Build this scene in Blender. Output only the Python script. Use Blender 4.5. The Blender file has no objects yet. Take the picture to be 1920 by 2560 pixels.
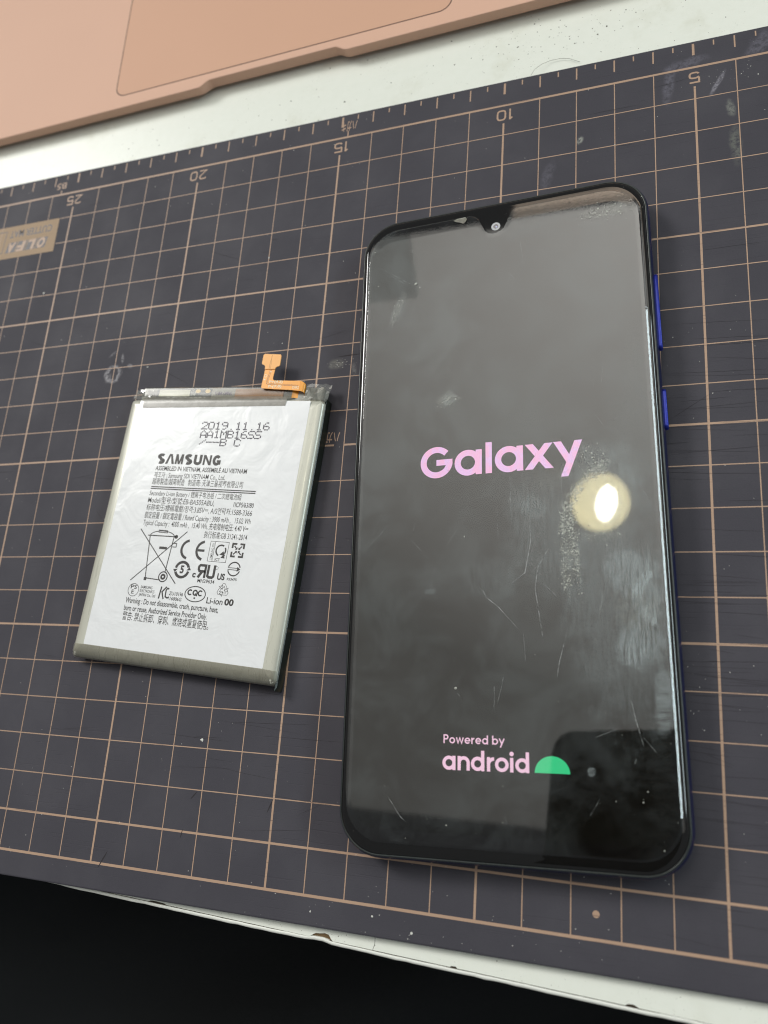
import bpy, math, random
from mathutils import Matrix, Vector

MM = 0.001
R = math.radians
sc = bpy.context.scene
col = sc.collection
rnd = random.Random(7)

# ------------------------------------------------------------------ camera
cam_d = bpy.data.cameras.new('camera')
cam_d.sensor_width = 36.0
cam_d.lens = 1974.9 / 2560 * 36.0
cam_d.clip_start = 0.002
cam_d.clip_end = 50
cam_d.dof.use_dof = True
cam_d.dof.focus_distance = 0.196
cam_d.dof.aperture_fstop = 14.0
cam = bpy.data.objects.new('camera', cam_d)
col.objects.link(cam)
CX = Vector((0.94017, 0.0709, -0.33324)).normalized()
CZ = Vector((0.33978, -0.26696, 0.90182)).normalized()
CY = CZ.cross(CX).normalized()
CX = CY.cross(CZ)
CAM = Vector((0.0911, -0.07265, 0.1813))
M = Matrix.Identity(4)
for i in range(3):
    M[i][0], M[i][1], M[i][2], M[i][3] = CX[i], CY[i], CZ[i], CAM[i]
cam.matrix_world = M
sc.camera = cam

# ------------------------------------------------------------------ world and lamps (indoor light)
world = bpy.data.worlds.new('World')
sc.world = world
world.use_nodes = True
bg = world.node_tree.nodes['Background']
bg.inputs[0].default_value = (0.96, 0.98, 1.0, 1)
bg.inputs[1].default_value = 0.22


def area(name, loc, target, sx, sy, radiance, color, shape='RECTANGLE', spin=0):
    L = bpy.data.lights.new(name, 'AREA')
    L.shape = shape
    L.size = sx
    L.size_y = sy
    a = sx * sy * (math.pi / 4 if shape in ('DISK', 'ELLIPSE') else 1)
    L.energy = radiance * math.pi * a
    L.color = color
    o = bpy.data.objects.new(name, L)
    col.objects.link(o)
    o.location = loc
    q = (Vector(loc) - Vector(target)).to_track_quat('Z', 'Y')
    o.rotation_mode = 'QUATERNION'
    o.rotation_quaternion = q @ Matrix.Rotation(spin, 3, 'Z').to_quaternion()
    return o


# window light from behind and left of the table
area('window_light_back', (-2.2, 1.62, 2.25), (0, 0, 0), 0.95, 0.95, 28.5, (1.0, 0.985, 0.95))
# low window on the right, seen as bright lines in the bevelled glass edges
area('window_light_side', (1.55, 0.42, 0.88), (0.05, 0.1, 0), 1.2, 0.24, 18.0, (0.80, 0.96, 1.0))
# tilted panels added in place of the ceiling, graded for the screen reflection
SLOPE = Vector((0, 0.8, -0.6))


def ceiling(name, x0, x1, t0, t1, radiance, color, spread=180):
    c = Vector(((x0 + x1) / 2, -0.27, 1.85)) + SLOPE * (t0 + t1) / 2 + Vector((0, -0.6, -0.8)) * (0.03 if spread < 100 else 0)
    o = area(name, c, c + Vector((0, -0.6, -0.8)), x1 - x0, t1 - t0, radiance, color)
    o.data.spread = R(spread)


ceiling('ceiling_panel', -1.5, 0.9, 0.005, 1.362, 0.53, (1.0, 0.97, 0.885), 130)
ceiling('ceiling_boost_near', -1.5, 0.9, 0.0, 1.25, 0.36, (1.0, 0.97, 0.91), 68)  # narrow beam added to brighten the upper part of the screen reflection
ceiling('ceiling_boost_far', -0.34, 0.9, 1.25, 1.362, 0.36, (1.0, 0.97, 0.91), 68)
ceiling('ceiling_boost_corner', -1.5, -0.34, 1.25, 1.362, 0.16, (0.95, 1.0, 0.95), 74)  # dimmer panel added to soften the dark corner in the reflection
ceiling('wall_strip_panel', -0.15, 0.9, 1.374, 1.41, 0.52, (1.0, 0.80, 0.62), 74)  # added strip standing in for a beige wall mirrored at the screen's top
# round ceiling lamp with a bright tube inside
area('lamp_bowl', (0.0027, 0.249, 0.90), (0.0027, 0.249, 0), 0.077, 0.082, 9.0, (1.0, 0.88, 0.47), 'ELLIPSE')
area('lamp_tube', (0.0115, 0.2440, 0.89), (0.0115, 0.2440, 0), 0.024, 0.047, 70.0, (1.0, 0.97, 0.86), 'ELLIPSE', R(-8))

sc.view_settings.view_transform = 'Standard'
sc.view_settings.look = 'None'
sc.view_settings.exposure = -0.35
sc.view_settings.gamma = 1.0
sc.view_settings.use_curve_mapping = False
sc.render.engine = 'CYCLES'
sc.cycles.use_denoising = True
sc.cycles.filter_width = 1.05
sc.cycles.max_bounces = 8
sc.cycles.transparent_max_bounces = 12
sc.cycles.caustics_reflective = False
sc.cycles.caustics_refractive = False
sc.cycles.sample_clamp_indirect = 6.0


# ------------------------------------------------------------------ helpers
class T:
    """small node-tree builder"""
    def __init__(s, name):
        s.m = bpy.data.materials.new(name)
        s.m.use_nodes = True
        s.t = s.m.node_tree
        s.b = s.t.nodes['Principled BSDF']
        s.out = s.t.nodes['Material Output']
        s._co = None

    def n(s, typ, **kw):
        x = s.t.nodes.new(typ)
        for k, v in kw.items():
            setattr(x, k, v)
        return x

    def put(s, sock, v):
        if v is None:
            return
        if hasattr(v, 'links'):
            s.t.links.new(v, sock)
        else:
            if hasattr(sock.default_value, '__len__') and not hasattr(v, '__len__'):
                v = [v] * len(sock.default_value)
            if hasattr(v, '__len__') and len(sock.default_value) == 4 and len(v) == 3:
                v = (*v, 1)
            sock.default_value = v

    def co(s):
        if s._co is None:
            tc = s.n('ShaderNodeTexCoord')
            mp = s.n('ShaderNodeMapping')
            mp.inputs['Scale'].default_value = (1000, 1000, 1000)   # object space in mm
            s.t.links.new(tc.outputs['Object'], mp.inputs['Vector'])
            s._co = mp.outputs[0]
        return s._co

    def scaled(s, v, sc_, rot=(0, 0, 0), loc=(0, 0, 0)):
        mp = s.n('ShaderNodeMapping')
        s.put(mp.inputs['Vector'], v)
        mp.inputs['Scale'].default_value = sc_
        mp.inputs['Rotation'].default_value = rot
        mp.inputs['Location'].default_value = loc
        return mp.outputs[0]

    def math(s, op, a, b=None, c=None, clamp=False):
        x = s.n('ShaderNodeMath', operation=op, use_clamp=clamp)
        s.put(x.inputs[0], a)
        s.put(x.inputs[1], b)
        s.put(x.inputs[2], c)
        return x.outputs[0]

    def noise(s, scale, detail=4, rough=0.55, vec=None, dist=0.0):
        x = s.n('ShaderNodeTexNoise')
        s.put(x.inputs['Vector'], s.co() if vec is None else vec)
        x.inputs['Scale'].default_value = scale
        x.inputs['Detail'].default_value = detail
        x.inputs['Roughness'].default_value = rough
        x.inputs['Distortion'].default_value = dist
        return x.outputs[0]

    def step(s, v, lo, hi, a=0.0, b=1.0):
        x = s.n('ShaderNodeMapRange', interpolation_type='SMOOTHSTEP')
        s.put(x.inputs[0], v)
        for i, q in enumerate((lo, hi, a, b)):
            x.inputs[i + 1].default_value = q
        return x.outputs[0]

    def mix(s, f, a, b):
        x = s.n('ShaderNodeMix', data_type='RGBA')
        s.put(x.inputs[0], f)
        s.put(x.inputs[6], a)
        s.put(x.inputs[7], b)
        return x.outputs[2]

    def dist(s, c, rx, ry, ang=0.0, warp=None):
        """elliptical distance of the surface point to c (mm), 1 on the ellipse"""
        sub = s.n('ShaderNodeVectorMath', operation='SUBTRACT')
        s.put(sub.inputs[0], s.co())
        sub.inputs[1].default_value = (c[0], c[1], 0)
        v = s.scaled(sub.outputs[0], (1, 1, 0), rot=(0, 0, -ang))
        v = s.scaled(v, (1 / rx, 1 / ry, 0))
        ln = s.n('ShaderNodeVectorMath', operation='LENGTH')
        s.put(ln.inputs[0], v)
        d = ln.outputs['Value']
        if warp is not None:
            d = s.math('ADD', d, warp)
        return d

    def bump(s, h, strength, dist=0.0001):
        x = s.n('ShaderNodeBump')
        x.inputs['Strength'].default_value = strength
        x.inputs['Distance'].default_value = dist
        s.put(x.inputs['Height'], h)
        return x.outputs[0]

    def set(s, **kw):
        names = dict(color='Base Color', rough='Roughness', metal='Metallic', spec='Specular IOR Level', ior='IOR',
                     normal='Normal', coat='Coat Weight', coatr='Coat Roughness', alpha='Alpha', em='Emission Color',
                     ems='Emission Strength', aniso='Anisotropic')
        for k, v in kw.items():
            s.put(s.b.inputs[names[k]], v)
        return s

    def surf(s, shader):
        s.t.links.new(shader, s.out.inputs['Surface'])

    def mixsh(s, f, a, b):
        x = s.n('ShaderNodeMixShader')
        s.put(x.inputs[0], f)
        s.t.links.new(a, x.inputs[1])
        s.t.links.new(b, x.inputs[2])
        return x.outputs[0]


def simple(name, color, rough=0.5, metal=0.0, spec=0.5, var=0.12, scale=2.0, coat=0.0, bump=0.0, bscale=4.0):
    t = T(name)
    nz = t.noise(scale, 4)
    dark = tuple(c * (1 - var) for c in color)
    lite = tuple(min(1, c * (1 + var)) for c in color)
    t.set(color=t.mix(nz, dark, lite), rough=rough, metal=metal, spec=spec, coat=coat)
    if bump:
        t.set(normal=t.bump(t.noise(bscale, 3), bump))
    return t.m


def mesh(name, verts, faces, mat, parent=None, smooth=False, loc=None, label=None):
    me = bpy.data.meshes.new(name)
    me.from_pydata([(x * MM, y * MM, z * MM) for x, y, z in verts], [], faces)
    me.update()
    if smooth:
        me.polygons.foreach_set('use_smooth', [True] * len(me.polygons))
    if mat:
        me.materials.append(mat)
    o = bpy.data.objects.new(name, me)
    col.objects.link(o)
    if parent:
        o.parent = parent
    if loc:
        o.location = [c * MM for c in loc]
    if label:
        o['label'] = label
    return o


def thing(name, label, cat, loc=(0, 0, 0), rz=0.0):
    o = bpy.data.objects.new(name, None)
    o.empty_display_size = 0.01
    col.objects.link(o)
    o.location = [c * MM for c in loc]
    o.rotation_euler = (0, 0, rz)
    o['label'] = label
    o['category'] = cat
    return o


def rrect(hx, hy, r, n=10, cx=0, cy=0):
    """rounded rectangle outline, counter-clockwise"""
    out = []
    r = max(0.01, min(r, hx, hy))
    for k, (sx, sy) in enumerate(((1, 1), (-1, 1), (-1, -1), (1, -1))):
        for i in range(n + 1):
            a = math.pi / 2 * (k + i / n)
            out.append((cx + sx * (hx - r) + r * math.cos(a), cy + sy * (hy - r) + r * math.sin(a)))
    return out


def loft(rings, cap0=True, cap1=True):
    V, F = [], []
    n = len(rings[0])
    for ring in rings:
        V += ring
    for k in range(len(rings) - 1):
        for i in range(n):
            j = (i + 1) % n
            F.append((k * n + i, k * n + j, (k + 1) * n + j, (k + 1) * n + i))
    if cap0:
        F.append(tuple(range(n - 1, -1, -1)))
    if cap1:
        F.append(tuple((len(rings) - 1) * n + i for i in range(n)))
    return V, F


def rr_loft(hx, hy, r, prof, n=10, cap0=True, cap1=True, cx=0, cy=0):
    rings = []
    for ins, z in prof:
        rings.append([(x, y, z) for x, y in rrect(hx - ins, hy - ins, r - ins * 0.9, n, cx, cy)])
    return loft(rings, cap0, cap1)


class MB:
    """collects flat marks and small solids into one mesh"""
    def __init__(s):
        s.V, s.F, s.k = [], [], 0

    def add(s, vs, fs):
        o = len(s.V)
        s.V += vs
        s.F += [tuple(o + i for i in f) for f in fs]

    def poly(s, pts, z):
        s.k += 1
        zz = z + (s.k % 7) * 0.0008
        s.add([(x, y, zz) for x, y in pts], [tuple(range(len(pts)))])

    def rect(s, x0, y0, x1, y1, z):
        s.poly([(x0, y0), (x1, y0), (x1, y1), (x0, y1)], z)

    def box(s, x0, y0, z0, x1, y1, z1):
        v = [(x0, y0, z0), (x1, y0, z0), (x1, y1, z0), (x0, y1, z0), (x0, y0, z1), (x1, y0, z1), (x1, y1, z1), (x0, y1, z1)]
        s.add(v, [(3, 2, 1, 0), (4, 5, 6, 7), (0, 1, 5, 4), (1, 2, 6, 5), (2, 3, 7, 6), (3, 0, 4, 7)])

    def stroke(s, pts, w, z, closed=False):
        pts = [Vector(p) for p in pts]
        n = len(pts)
        s.k += 1
        zz = z + (s.k % 7) * 0.0008
        L, Rr = [], []
        for i, p in enumerate(pts):
            a = pts[i - 1] if (i > 0 or closed) else None
            b = pts[(i + 1) % n] if (i < n - 1 or closed) else None
            d1 = (p - a).normalized() if a is not None else None
            d2 = (b - p).normalized() if b is not None else None
            d1 = d1 if d1 is not None else d2
            d2 = d2 if d2 is not None else d1
            m = Vector((-(d1.y + d2.y), d1.x + d2.x))
            if m.length < 1e-6:
                m = Vector((-d1.y, d1.x))
            m.normalize()
            k = max(0.5, m.dot(Vector((-d1.y, d1.x))))
            ww = w(i / max(1, n - 1)) if callable(w) else w
            L.append(p + m * ww / 2 / k)
            Rr.append(p - m * ww / 2 / k)
        vs = [(q.x, q.y, zz) for q in L] + [(q.x, q.y, zz) for q in Rr]
        fs = []
        for i in range(n if closed else n - 1):
            j = (i + 1) % n
            fs.append((n + i, n + j, j, i))
        s.add(vs, fs)

    def arc(s, cx, cy, rx, ry, a0, a1, w, z, n=28):
        closed = abs(a1 - a0) >= 359.9
        m = n if closed else n + 1
        pts = [(cx + rx * math.cos(R(a0 + (a1 - a0) * i / n)), cy + ry * math.sin(R(a0 + (a1 - a0) * i / n))) for i in range(m)]
        s.stroke(pts, w, z, closed)

    def disc(s, cx, cy, r, z, n=14, ry=None):
        s.poly([(cx + r * math.cos(2 * math.pi * i / n), cy + (ry or r) * math.sin(2 * math.pi * i / n)) for i in range(n)], z)

    def build(s, name, mat, parent=None, smooth=False, **kw):
        return mesh(name, s.V, s.F, mat, parent, smooth, **kw)


# ---- lettering from the built-in font
def glyphs(txt, bold=0.0):
    c = bpy.data.curves.new('t', 'FONT')
    c.body = txt
    c.dimensions = '2D'
    c.fill_mode = 'FRONT'
    c.resolution_u = 3
    c.offset = bold
    o = bpy.data.objects.new('t', c)
    col.objects.link(o)
    bpy.context.view_layer.update()
    dg = bpy.context.evaluated_depsgraph_get()
    me = bpy.data.meshes.new_from_object(o.evaluated_get(dg))
    V = [tuple(v.co) for v in me.vertices]
    F = [tuple(p.vertices) for p in me.polygons]
    bpy.data.meshes.remove(me)
    bpy.data.objects.remove(o)
    bpy.data.curves.remove(c)
    return V, F


_H = None


def write(mb, txt, x0, x1, y, cap, z, bold=0.0, turn=False, slant=0.0, mirror=False):
    """text between x0 and x1 on baseline y with capital height cap; turn = upside down about its centre"""
    global _H
    if _H is None:
        hv, _ = glyphs('H')
        _H = max(v[1] for v in hv)
    V, F = glyphs(txt, bold)
    if not V:
        return
    a = min(v[0] for v in V)
    b = max(v[0] for v in V)
    sx = (x1 - x0) / (b - a)
    sy = cap / _H
    out = []
    for v in V:
        lx, ly = (v[0] - a) * sx, v[1] * sy
        if mirror:
            lx = (x1 - x0) - lx
        lx += slant * ly
        X, Y = x0 + lx, y + ly
        if turn:
            X, Y = x0 + x1 - X, 2 * (y + cap / 2) - Y
        out.append((X, Y, z))
    mb.add(out, [f[::-1] for f in F] if (mirror) else F)


# ------------------------------------------------------------------ materials
def mat_cutting():
    t = T('cutting_mat_vinyl')
    fine = t.noise(3.2, 3, 0.7)
    big = t.noise(0.035, 5, 0.6)
    base = t.mix(fine, (0.0465, 0.0445, 0.055), (0.0645, 0.062, 0.075))
    base = t.mix(t.step(big, 0.40, 0.72, 0, 0.35), base, (0.084, 0.081, 0.094))
    wob = t.math('MULTIPLY', t.math('SUBTRACT', t.noise(0.45, 5, 0.7), 0.5), 1.5)
    f2 = t.noise(0.9, 4, 0.7)
    # pale residue and rubbed patches with shapes of their own
    def blob(c, rx, ry, ang, amt, colr, ring=False):
        nonlocal base
        d = t.dist(c, rx, ry, R(ang), wob)
        if ring:
            m = t.math('MULTIPLY', t.step(d, 0.55, 0.85), t.step(d, 0.95, 1.2, 1, 0))
        else:
            m = t.step(d, 0.45, 1.05, 1, 0)
        m = t.math('MULTIPLY', t.math('MULTIPLY', m, t.step(f2, 0.33, 0.62)), amt)
        base = t.mix(m, base, colr)
    pale = (0.34, 0.33, 0.35)
    blob((-70.2, 28.0), 3.0, 2.8, 0, 0.85, pale, True)
    blob((-71.8, 26.6), 1.3, 2.2, -20, 0.55, pale)
    blob((-71.4, 35.0), 2.4, 0.6, 35, 0.35, pale)
    blob((-67.6, 33.2), 0.7, 2.2, 8, 0.75, pale)
    blob((-64.3, 30.2), 1.4, 0.8, -30, 0.6, pale)
    smear = (0.15, 0.145, 0.18)
    blob((98.0, 101.6), 7.0, 2.2, 12, 0.55, smear)
    blob((93.6, 95.5), 1.8, 7.5, -6, 0.55, smear)
    blob((116.0, 103.5), 6.0, 3.0, 50, 0.55, smear)
    blob((105.5, 93.6), 0.8, 4.8, -28, 0.8, (0.26, 0.25, 0.29))
    blob((108.3, 85.0), 1.3, 3.0, 10, 0.6, (0.24, 0.25, 0.22))
    blob((109.0, 74.0), 1.8, 7.0, 3, 0.5, (0.19, 0.2, 0.17))
    blob((70.9, 83.5), 1.0, 1.6, -20, 0.8, (0.32, 0.33, 0.30))
    blob((62.5, 74.0), 2.0, 6.0, -15, 0.4, smear)
    blob((5.6, 24.0), 3.0, 2.0, 0, 0.55, (0.25, 0.25, 0.22))
    blob((11.0, 22.0), 1.0, 2.6, 10, 0.5, (0.2, 0.2, 0.2))
    # fine knife marks, mostly across the mat
    kn = t.noise(1.0, 2, 0.6, t.scaled(t.co(), (0.045, 2.3, 1), rot=(0, 0, R(2))))
    cut = t.step(kn, 0.60, 0.68)
    area_m = t.step(t.noise(0.02, 2), 0.36, 0.56)
    cut = t.math('MULTIPLY', cut, area_m)
    base = t.mix(t.math('MULTIPLY', cut, 0.16), base, (0.04, 0.035, 0.042))
    h = t.math('ADD', t.noise(5.5, 2, 0.6), t.math('MULTIPLY', cut, -0.9))
    t.set(color=base, rough=t.step(big, 0.3, 0.7, 0.70, 0.62), spec=0.20, normal=t.bump(h, 0.35, 0.00006))
    return t.m


def mat_print():
    t = T('tan_print')
    w = t.step(t.noise(1.1, 5, 0.75), 0.62, 0.74, 0, 0.55)
    kn = t.step(t.noise(1.0, 2, 0.6, t.scaled(t.co(), (0.05, 2.6, 1), rot=(0, 0, R(2)))), 0.62, 0.68, 0, 0.55)
    c = t.mix(t.noise(0.08, 3), (0.385, 0.252, 0.175), (0.44, 0.298, 0.212))
    c = t.mix(w, c, (0.26, 0.17, 0.12))
    c = t.mix(kn, c, (0.12, 0.08, 0.07))
    t.set(color=c, rough=0.5, spec=0.4)
    return t.m


def mat_table():
    t = T('white_laminate')
    n1 = t.noise(0.35, 5, 0.65)
    base = t.mix(n1, (0.75, 0.775, 0.70), (0.81, 0.83, 0.765))
    sp = t.math('MULTIPLY', t.step(t.noise(1.5, 3, 0.75), 0.62, 0.70), t.step(t.noise(0.10, 3), 0.48, 0.66))
    base = t.mix(t.math('MULTIPLY', sp, 0.75), base, (0.22, 0.20, 0.14))
    sm = t.step(t.noise(0.06, 4, 0.7), 0.52, 0.78, 0, 0.35)
    base = t.mix(sm, base, (0.56, 0.56, 0.44))
    t.set(color=base, rough=0.34, spec=0.45, normal=t.bump(t.noise(2.2, 2, 0.6), 0.25, 0.00008))
    return t.m


M_MAT = mat_cutting()
M_PRINT = mat_print()
M_TABLE = mat_table()
M_DARKPRINT = simple('dark_print', (0.06, 0.052, 0.058), 0.5, var=0.15)
M_CHIP = simple('bare_chipboard', (0.17, 0.105, 0.045), 0.8, var=0.35, scale=2.5, bump=0.5)
M_CRACK = simple('dirt_in_joint', (0.06, 0.045, 0.03), 0.9, var=0.4, scale=0.5)
M_BAND = simple('edge_banding', (0.74, 0.75, 0.70), 0.35, var=0.05, scale=0.4)
M_SPECK = simple('pale_dust', (0.62, 0.62, 0.58), 0.8, var=0.2)
M_GRIT = simple('dark_grit', (0.06, 0.05, 0.03), 0.8, var=0.3)


def mat_cloth():
    t = T('black_cloth')
    w = t.noise(1.6, 3, 0.7)
    t.set(color=t.mix(w, (0.007, 0.009, 0.0095), (0.017, 0.018, 0.020)), rough=0.85, spec=0.15,
          normal=t.bump(w, 0.6, 0.0003))
    t.b.inputs['Sheen Weight'].default_value = 0.03
    return t.m


M_CLOTH = mat_cloth()


def mat_laptop(name, c):
    t = T(name)
    g = t.noise(9.0, 2, 0.6)
    big = t.noise(0.015, 3)
    cc = t.mix(big, tuple(v * 0.96 for v in c), tuple(v * 1.04 for v in c))
    t.set(color=cc, rough=0.60, metal=0.0, spec=0.22, normal=t.bump(g, 0.05, 0.00004))
    return t.m


M_ALU = mat_laptop('rose_gold_aluminium', (0.68, 0.425, 0.316))
M_PAD = mat_laptop('rose_gold_trackpad', (0.635, 0.378, 0.264))
M_GAP = simple('dark_gap', (0.045, 0.02, 0.014), 0.7)
M_RUBBER = simple('grey_rubber', (0.05, 0.05, 0.05), 0.8)

# ------------------------------------------------------------------ setting: table
TZ = -2.0            # table top, the mat's top is z = 0
TROT = R(-2.1)
table = thing('table', 'white laminate table with chipped front edge under the cutting mat', 'table', (0, -118.3, TZ), TROT)
W0, W1, DEPTH = -700, 700, 700
# top panel with a notch where the corner of the laminate broke off
ch = [(11.6, 0), (12.3, 0.55), (13.0, 0.95), (14.0, 1.05), (15.2, 1.3), (16.2, 1.15), (16.8, 0.45), (17.3, 0)]
ch2 = [(80.5, 0), (81.0, 0.35), (82.0, 0.45), (82.7, 0.2), (83.1, 0)]
ch3 = [(44.6, 0), (45.0, 0.25), (45.9, 0.3), (46.3, 0)]
ch4 = [(-32.6, 0), (-31.8, 0.25), (-30.2, 0.3), (-28.0, 0.22), (-27.0, 0)]
front = [(W0, 0)] + ch4 + ch + ch3 + ch2 + [(W1, 0)]
outl = front + [(W1, DEPTH), (W0, DEPTH)]
n = len(outl)
V = [(x, y, 0) for x, y in outl] + [(x, y, -1.0) for x, y in outl]
F = [tuple(range(n)), tuple(range(2 * n - 1, n - 1, -1))] + [(i, n + i, n + (i + 1) % n, (i + 1) % n) for i in range(n)]
mesh('tabletop', V, F, M_TABLE, table)
mb = MB()
mb.box(W0, 0.03, -22, W1, DEPTH - 1, -1.0)
core = mb.build('core', M_CHIP, table, label='brown chipboard core under the white laminate')
# rough chipboard showing in the chips
for cc in (ch, ch2, ch3, ch4):
    mb = MB()
    pts = [(x, y + 0.02) for x, y in cc]
    x0, x1 = cc[0][0], cc[-1][0]
    for i in range(len(pts) - 1):
        (xa, ya), (xb, yb) = pts[i], pts[i + 1]
        mb.add([(xa, -0.05, -0.75), (xb, -0.05, -0.75), (xb, yb, -0.12 - rnd.random() * 0.2), (xa, ya, -0.12)], [(0, 1, 2, 3)])
    mb.build('chip', M_CHIP, table)
mb = MB()
mb.box(W0, -0.16, -22, W1, 0.03, -0.16)
mb.build('joint', M_CRACK, table, label='dark dirty joint behind the edge band')
# edge band, slightly wavy with a rounded top
rings = []
xs = []
x = W0
while x < W1:
    xs.append(x)
    x += 2.2 if -90 < x < 140 else 40
xs.append(W1)
for x in xs:
    wv = 0.10 * math.sin(x * 0.11) * math.sin(x * 0.037 + 1) + 0.05 * rnd.uniform(-1, 1)
    if 11 < x < 17:
        wv += 0.35 * math.sin((x - 11) / 6 * math.pi)
    w = 0.86 + 0.05 * rnd.uniform(-1, 1)
    rings.append([(x, -0.14 + wv, -22), (x, -0.14 + wv, -0.22), (x, -0.24 + wv, -0.07), (x, -0.14 - w * 0.55 + wv, -0.06), (x, -0.14 - w * 0.9 + wv, -0.22), (x, -0.14 - w + wv, -0.6), (x, -0.14 - w + wv, -22)])
V, F = [], []
for r_ in rings:
    V += r_
for k in range(len(rings) - 1):
    for i in range(6):
        F.append((k * 7 + i, k * 7 + i + 1, (k + 1) * 7 + i + 1, (k + 1) * 7 + i))
mesh('edge_band', V, F, M_BAND, table, True)
# hairline crack in the laminate and grit lying on it
mb = MB()
mb.stroke([(27.3, 2.6), (27.35, 1.2), (27.0, 0.1)], 0.10, 0.01)
mb.build('hairline_crack', M_CRACK, table)
mb = MB()


def speck(mb, x, y, z, r, h=0.3, n=6):
    a0 = rnd.random() * 6
    rs = [r * rnd.uniform(0.55, 1.25) for _ in range(n)]
    el = rnd.uniform(0.5, 1.0)
    th = rnd.random() * 3.14
    ring = []
    for i in range(n):
        a = a0 + 6.2832 * i / n
        px, py = rs[i] * math.cos(a), rs[i] * el * math.sin(a)
        ring.append((x + px * math.cos(th) - py * math.sin(th), y + px * math.sin(th) + py * math.cos(th)))
    vs = [(px, py, z) for px, py in ring] + [(x, y, z + r * h)]
    mb.add(vs, [(i, (i + 1) % n, n) for i in range(n)])


ctr, str_ = math.cos(-TROT), math.sin(-TROT)


def to_table(x, y):
    y += 118.3
    return (x * ctr - y * str_, x * str_ + y * ctr)


for k in range(260):
    x, y = rnd.uniform(-140, 130), rnd.uniform(109.5, 130)
    if rnd.random() < 0.5:
        x, y = rnd.gauss(62, 16), rnd.gauss(122, 4)
    q = to_table(x, y)
    speck(mb, q[0], q[1], 0.0, abs(rnd.gauss(0, 0.10)) + 0.05)
for x, y, r_ in ((-20.3, 120.6, 0.35), (-1.2, 115.6, 0.42), (-7.5, 130.2, 0.3), (14, 119, 0.2), (34, 120.5, 0.25), (78, 122, 0.3)):
    q = to_table(x, y)
    speck(mb, q[0], q[1], 0.0, r_)
for k in range(90):
    q = to_table(rnd.uniform(-10, 120), 0)
    speck(mb, q[0], rnd.uniform(0.3, 4.5), 0.0, abs(rnd.gauss(0, 0.05)) + 0.03)
g = mb.build('grit', M_GRIT, table)
g['kind'] = 'stuff'

# ------------------------------------------------------------------ black cloth below the table edge
V, F = [], []
NX, NY = 70, 44
for j in range(NY):
    for i in range(NX):
        x = -420 + 840 * i / (NX - 1)
        y = -620 + 640 * j / (NY - 1)
        u = (x * 0.80 + y * 0.60)
        v = (-x * 0.60 + y * 0.80)
        z = -150 + 22 * math.sin(v * 0.035 + 0.6 * math.sin(u * 0.012)) + 9 * math.sin(v * 0.083 + u * 0.01 + 1.3) + 0.00025 * (u * u)
        V.append((x, y, z))
for j in range(NY - 1):
    for i in range(NX - 1):
        F.append((j * NX + i, j * NX + i + 1, (j + 1) * NX + i + 1, (j + 1) * NX + i))
cloth = mesh('black_cloth', V, F, M_CLOTH, None, True)
cloth['label'] = 'black fabric lying in the shade below the table edge'
cloth['category'] = 'cloth'

# ------------------------------------------------------------------ cutting mat
mat_t = thing('cutting_mat', 'dark grey purple cutting mat printed with a tan centimetre grid', 'cutting mat')
V, F = rr_loft(160, 112.4, 3.0, [(0.0, TZ), (0.0, -0.35), (0.12, -0.1), (0.4, 0.0)], 6, cy=-3.9)
mesh('sheet', V, F, M_MAT, mat_t)
PZ = 0.012


def UX(u):
    return (15 - u) * 10.0


def VY(v):
    return (10 - v) * 10.0


mb = MB()
THIN, HEAVY, BORD = 0.25, 0.53, 0.64
for v in range(0, 22):
    w = BORD if v in (0, 21) else (HEAVY if v % 5 == 0 else THIN)
    y = VY(v)
    if v == 1:
        segs = [(UX(25.45), UX(-0.0)), ]
    elif v == 2:
        segs = [(UX(25.45), UX(0))]
    elif v == 10:
        segs = [(UX(30), 7.1), (UX(14), UX(0))]
    else:
        segs = [(UX(30), UX(0))]
    for a, b in segs:
        mb.rect(a, y - w / 2, b, y + w / 2, PZ)
for u in range(0, 31):
    heavy = u % 5 == 0
    w = BORD if u in (0, 30) else (HEAVY if heavy else THIN)
    x = UX(u)
    y1 = VY(0) if not heavy or u in (0, 30) else VY(0.61)
    if u in (26, 27):
        mb.rect(x - w / 2, 90.3, x + w / 2, y1, PZ + 0.006)
        mb.rect(x - w / 2, VY(21), x + w / 2, 77.2, PZ + 0.006)
    else:
        mb.rect(x - w / 2, VY(21), x + w / 2, y1, PZ + 0.006)
mb.build('printed_grid', M_PRINT, mat_t)
mb = MB()
for k in range(1, 60):
    x = UX(k / 2)
    if k % 10 == 0:
        mb.rect(x - 0.31, 103.9, x + 0.31, 107.6, PZ)
    elif k % 2 == 0:
        mb.rect(x - 0.19, 103.8, x + 0.19, 107.6, PZ)
    else:
        mb.rect(x - 0.17, 106.0, x + 0.17, 107.6, PZ)
mb.rect(1.95, 100.3, 2.3, 102.2, PZ)
mb.rect(-106.75, 100.3, -106.35, 101.7, PZ)
mb.build('printed_ruler', M_PRINT, mat_t)
mb = MB()
mb.disc(75.05, -105.25, 0.72, PZ)
mb.build('printed_dot', M_PRINT, mat_t)


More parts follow.
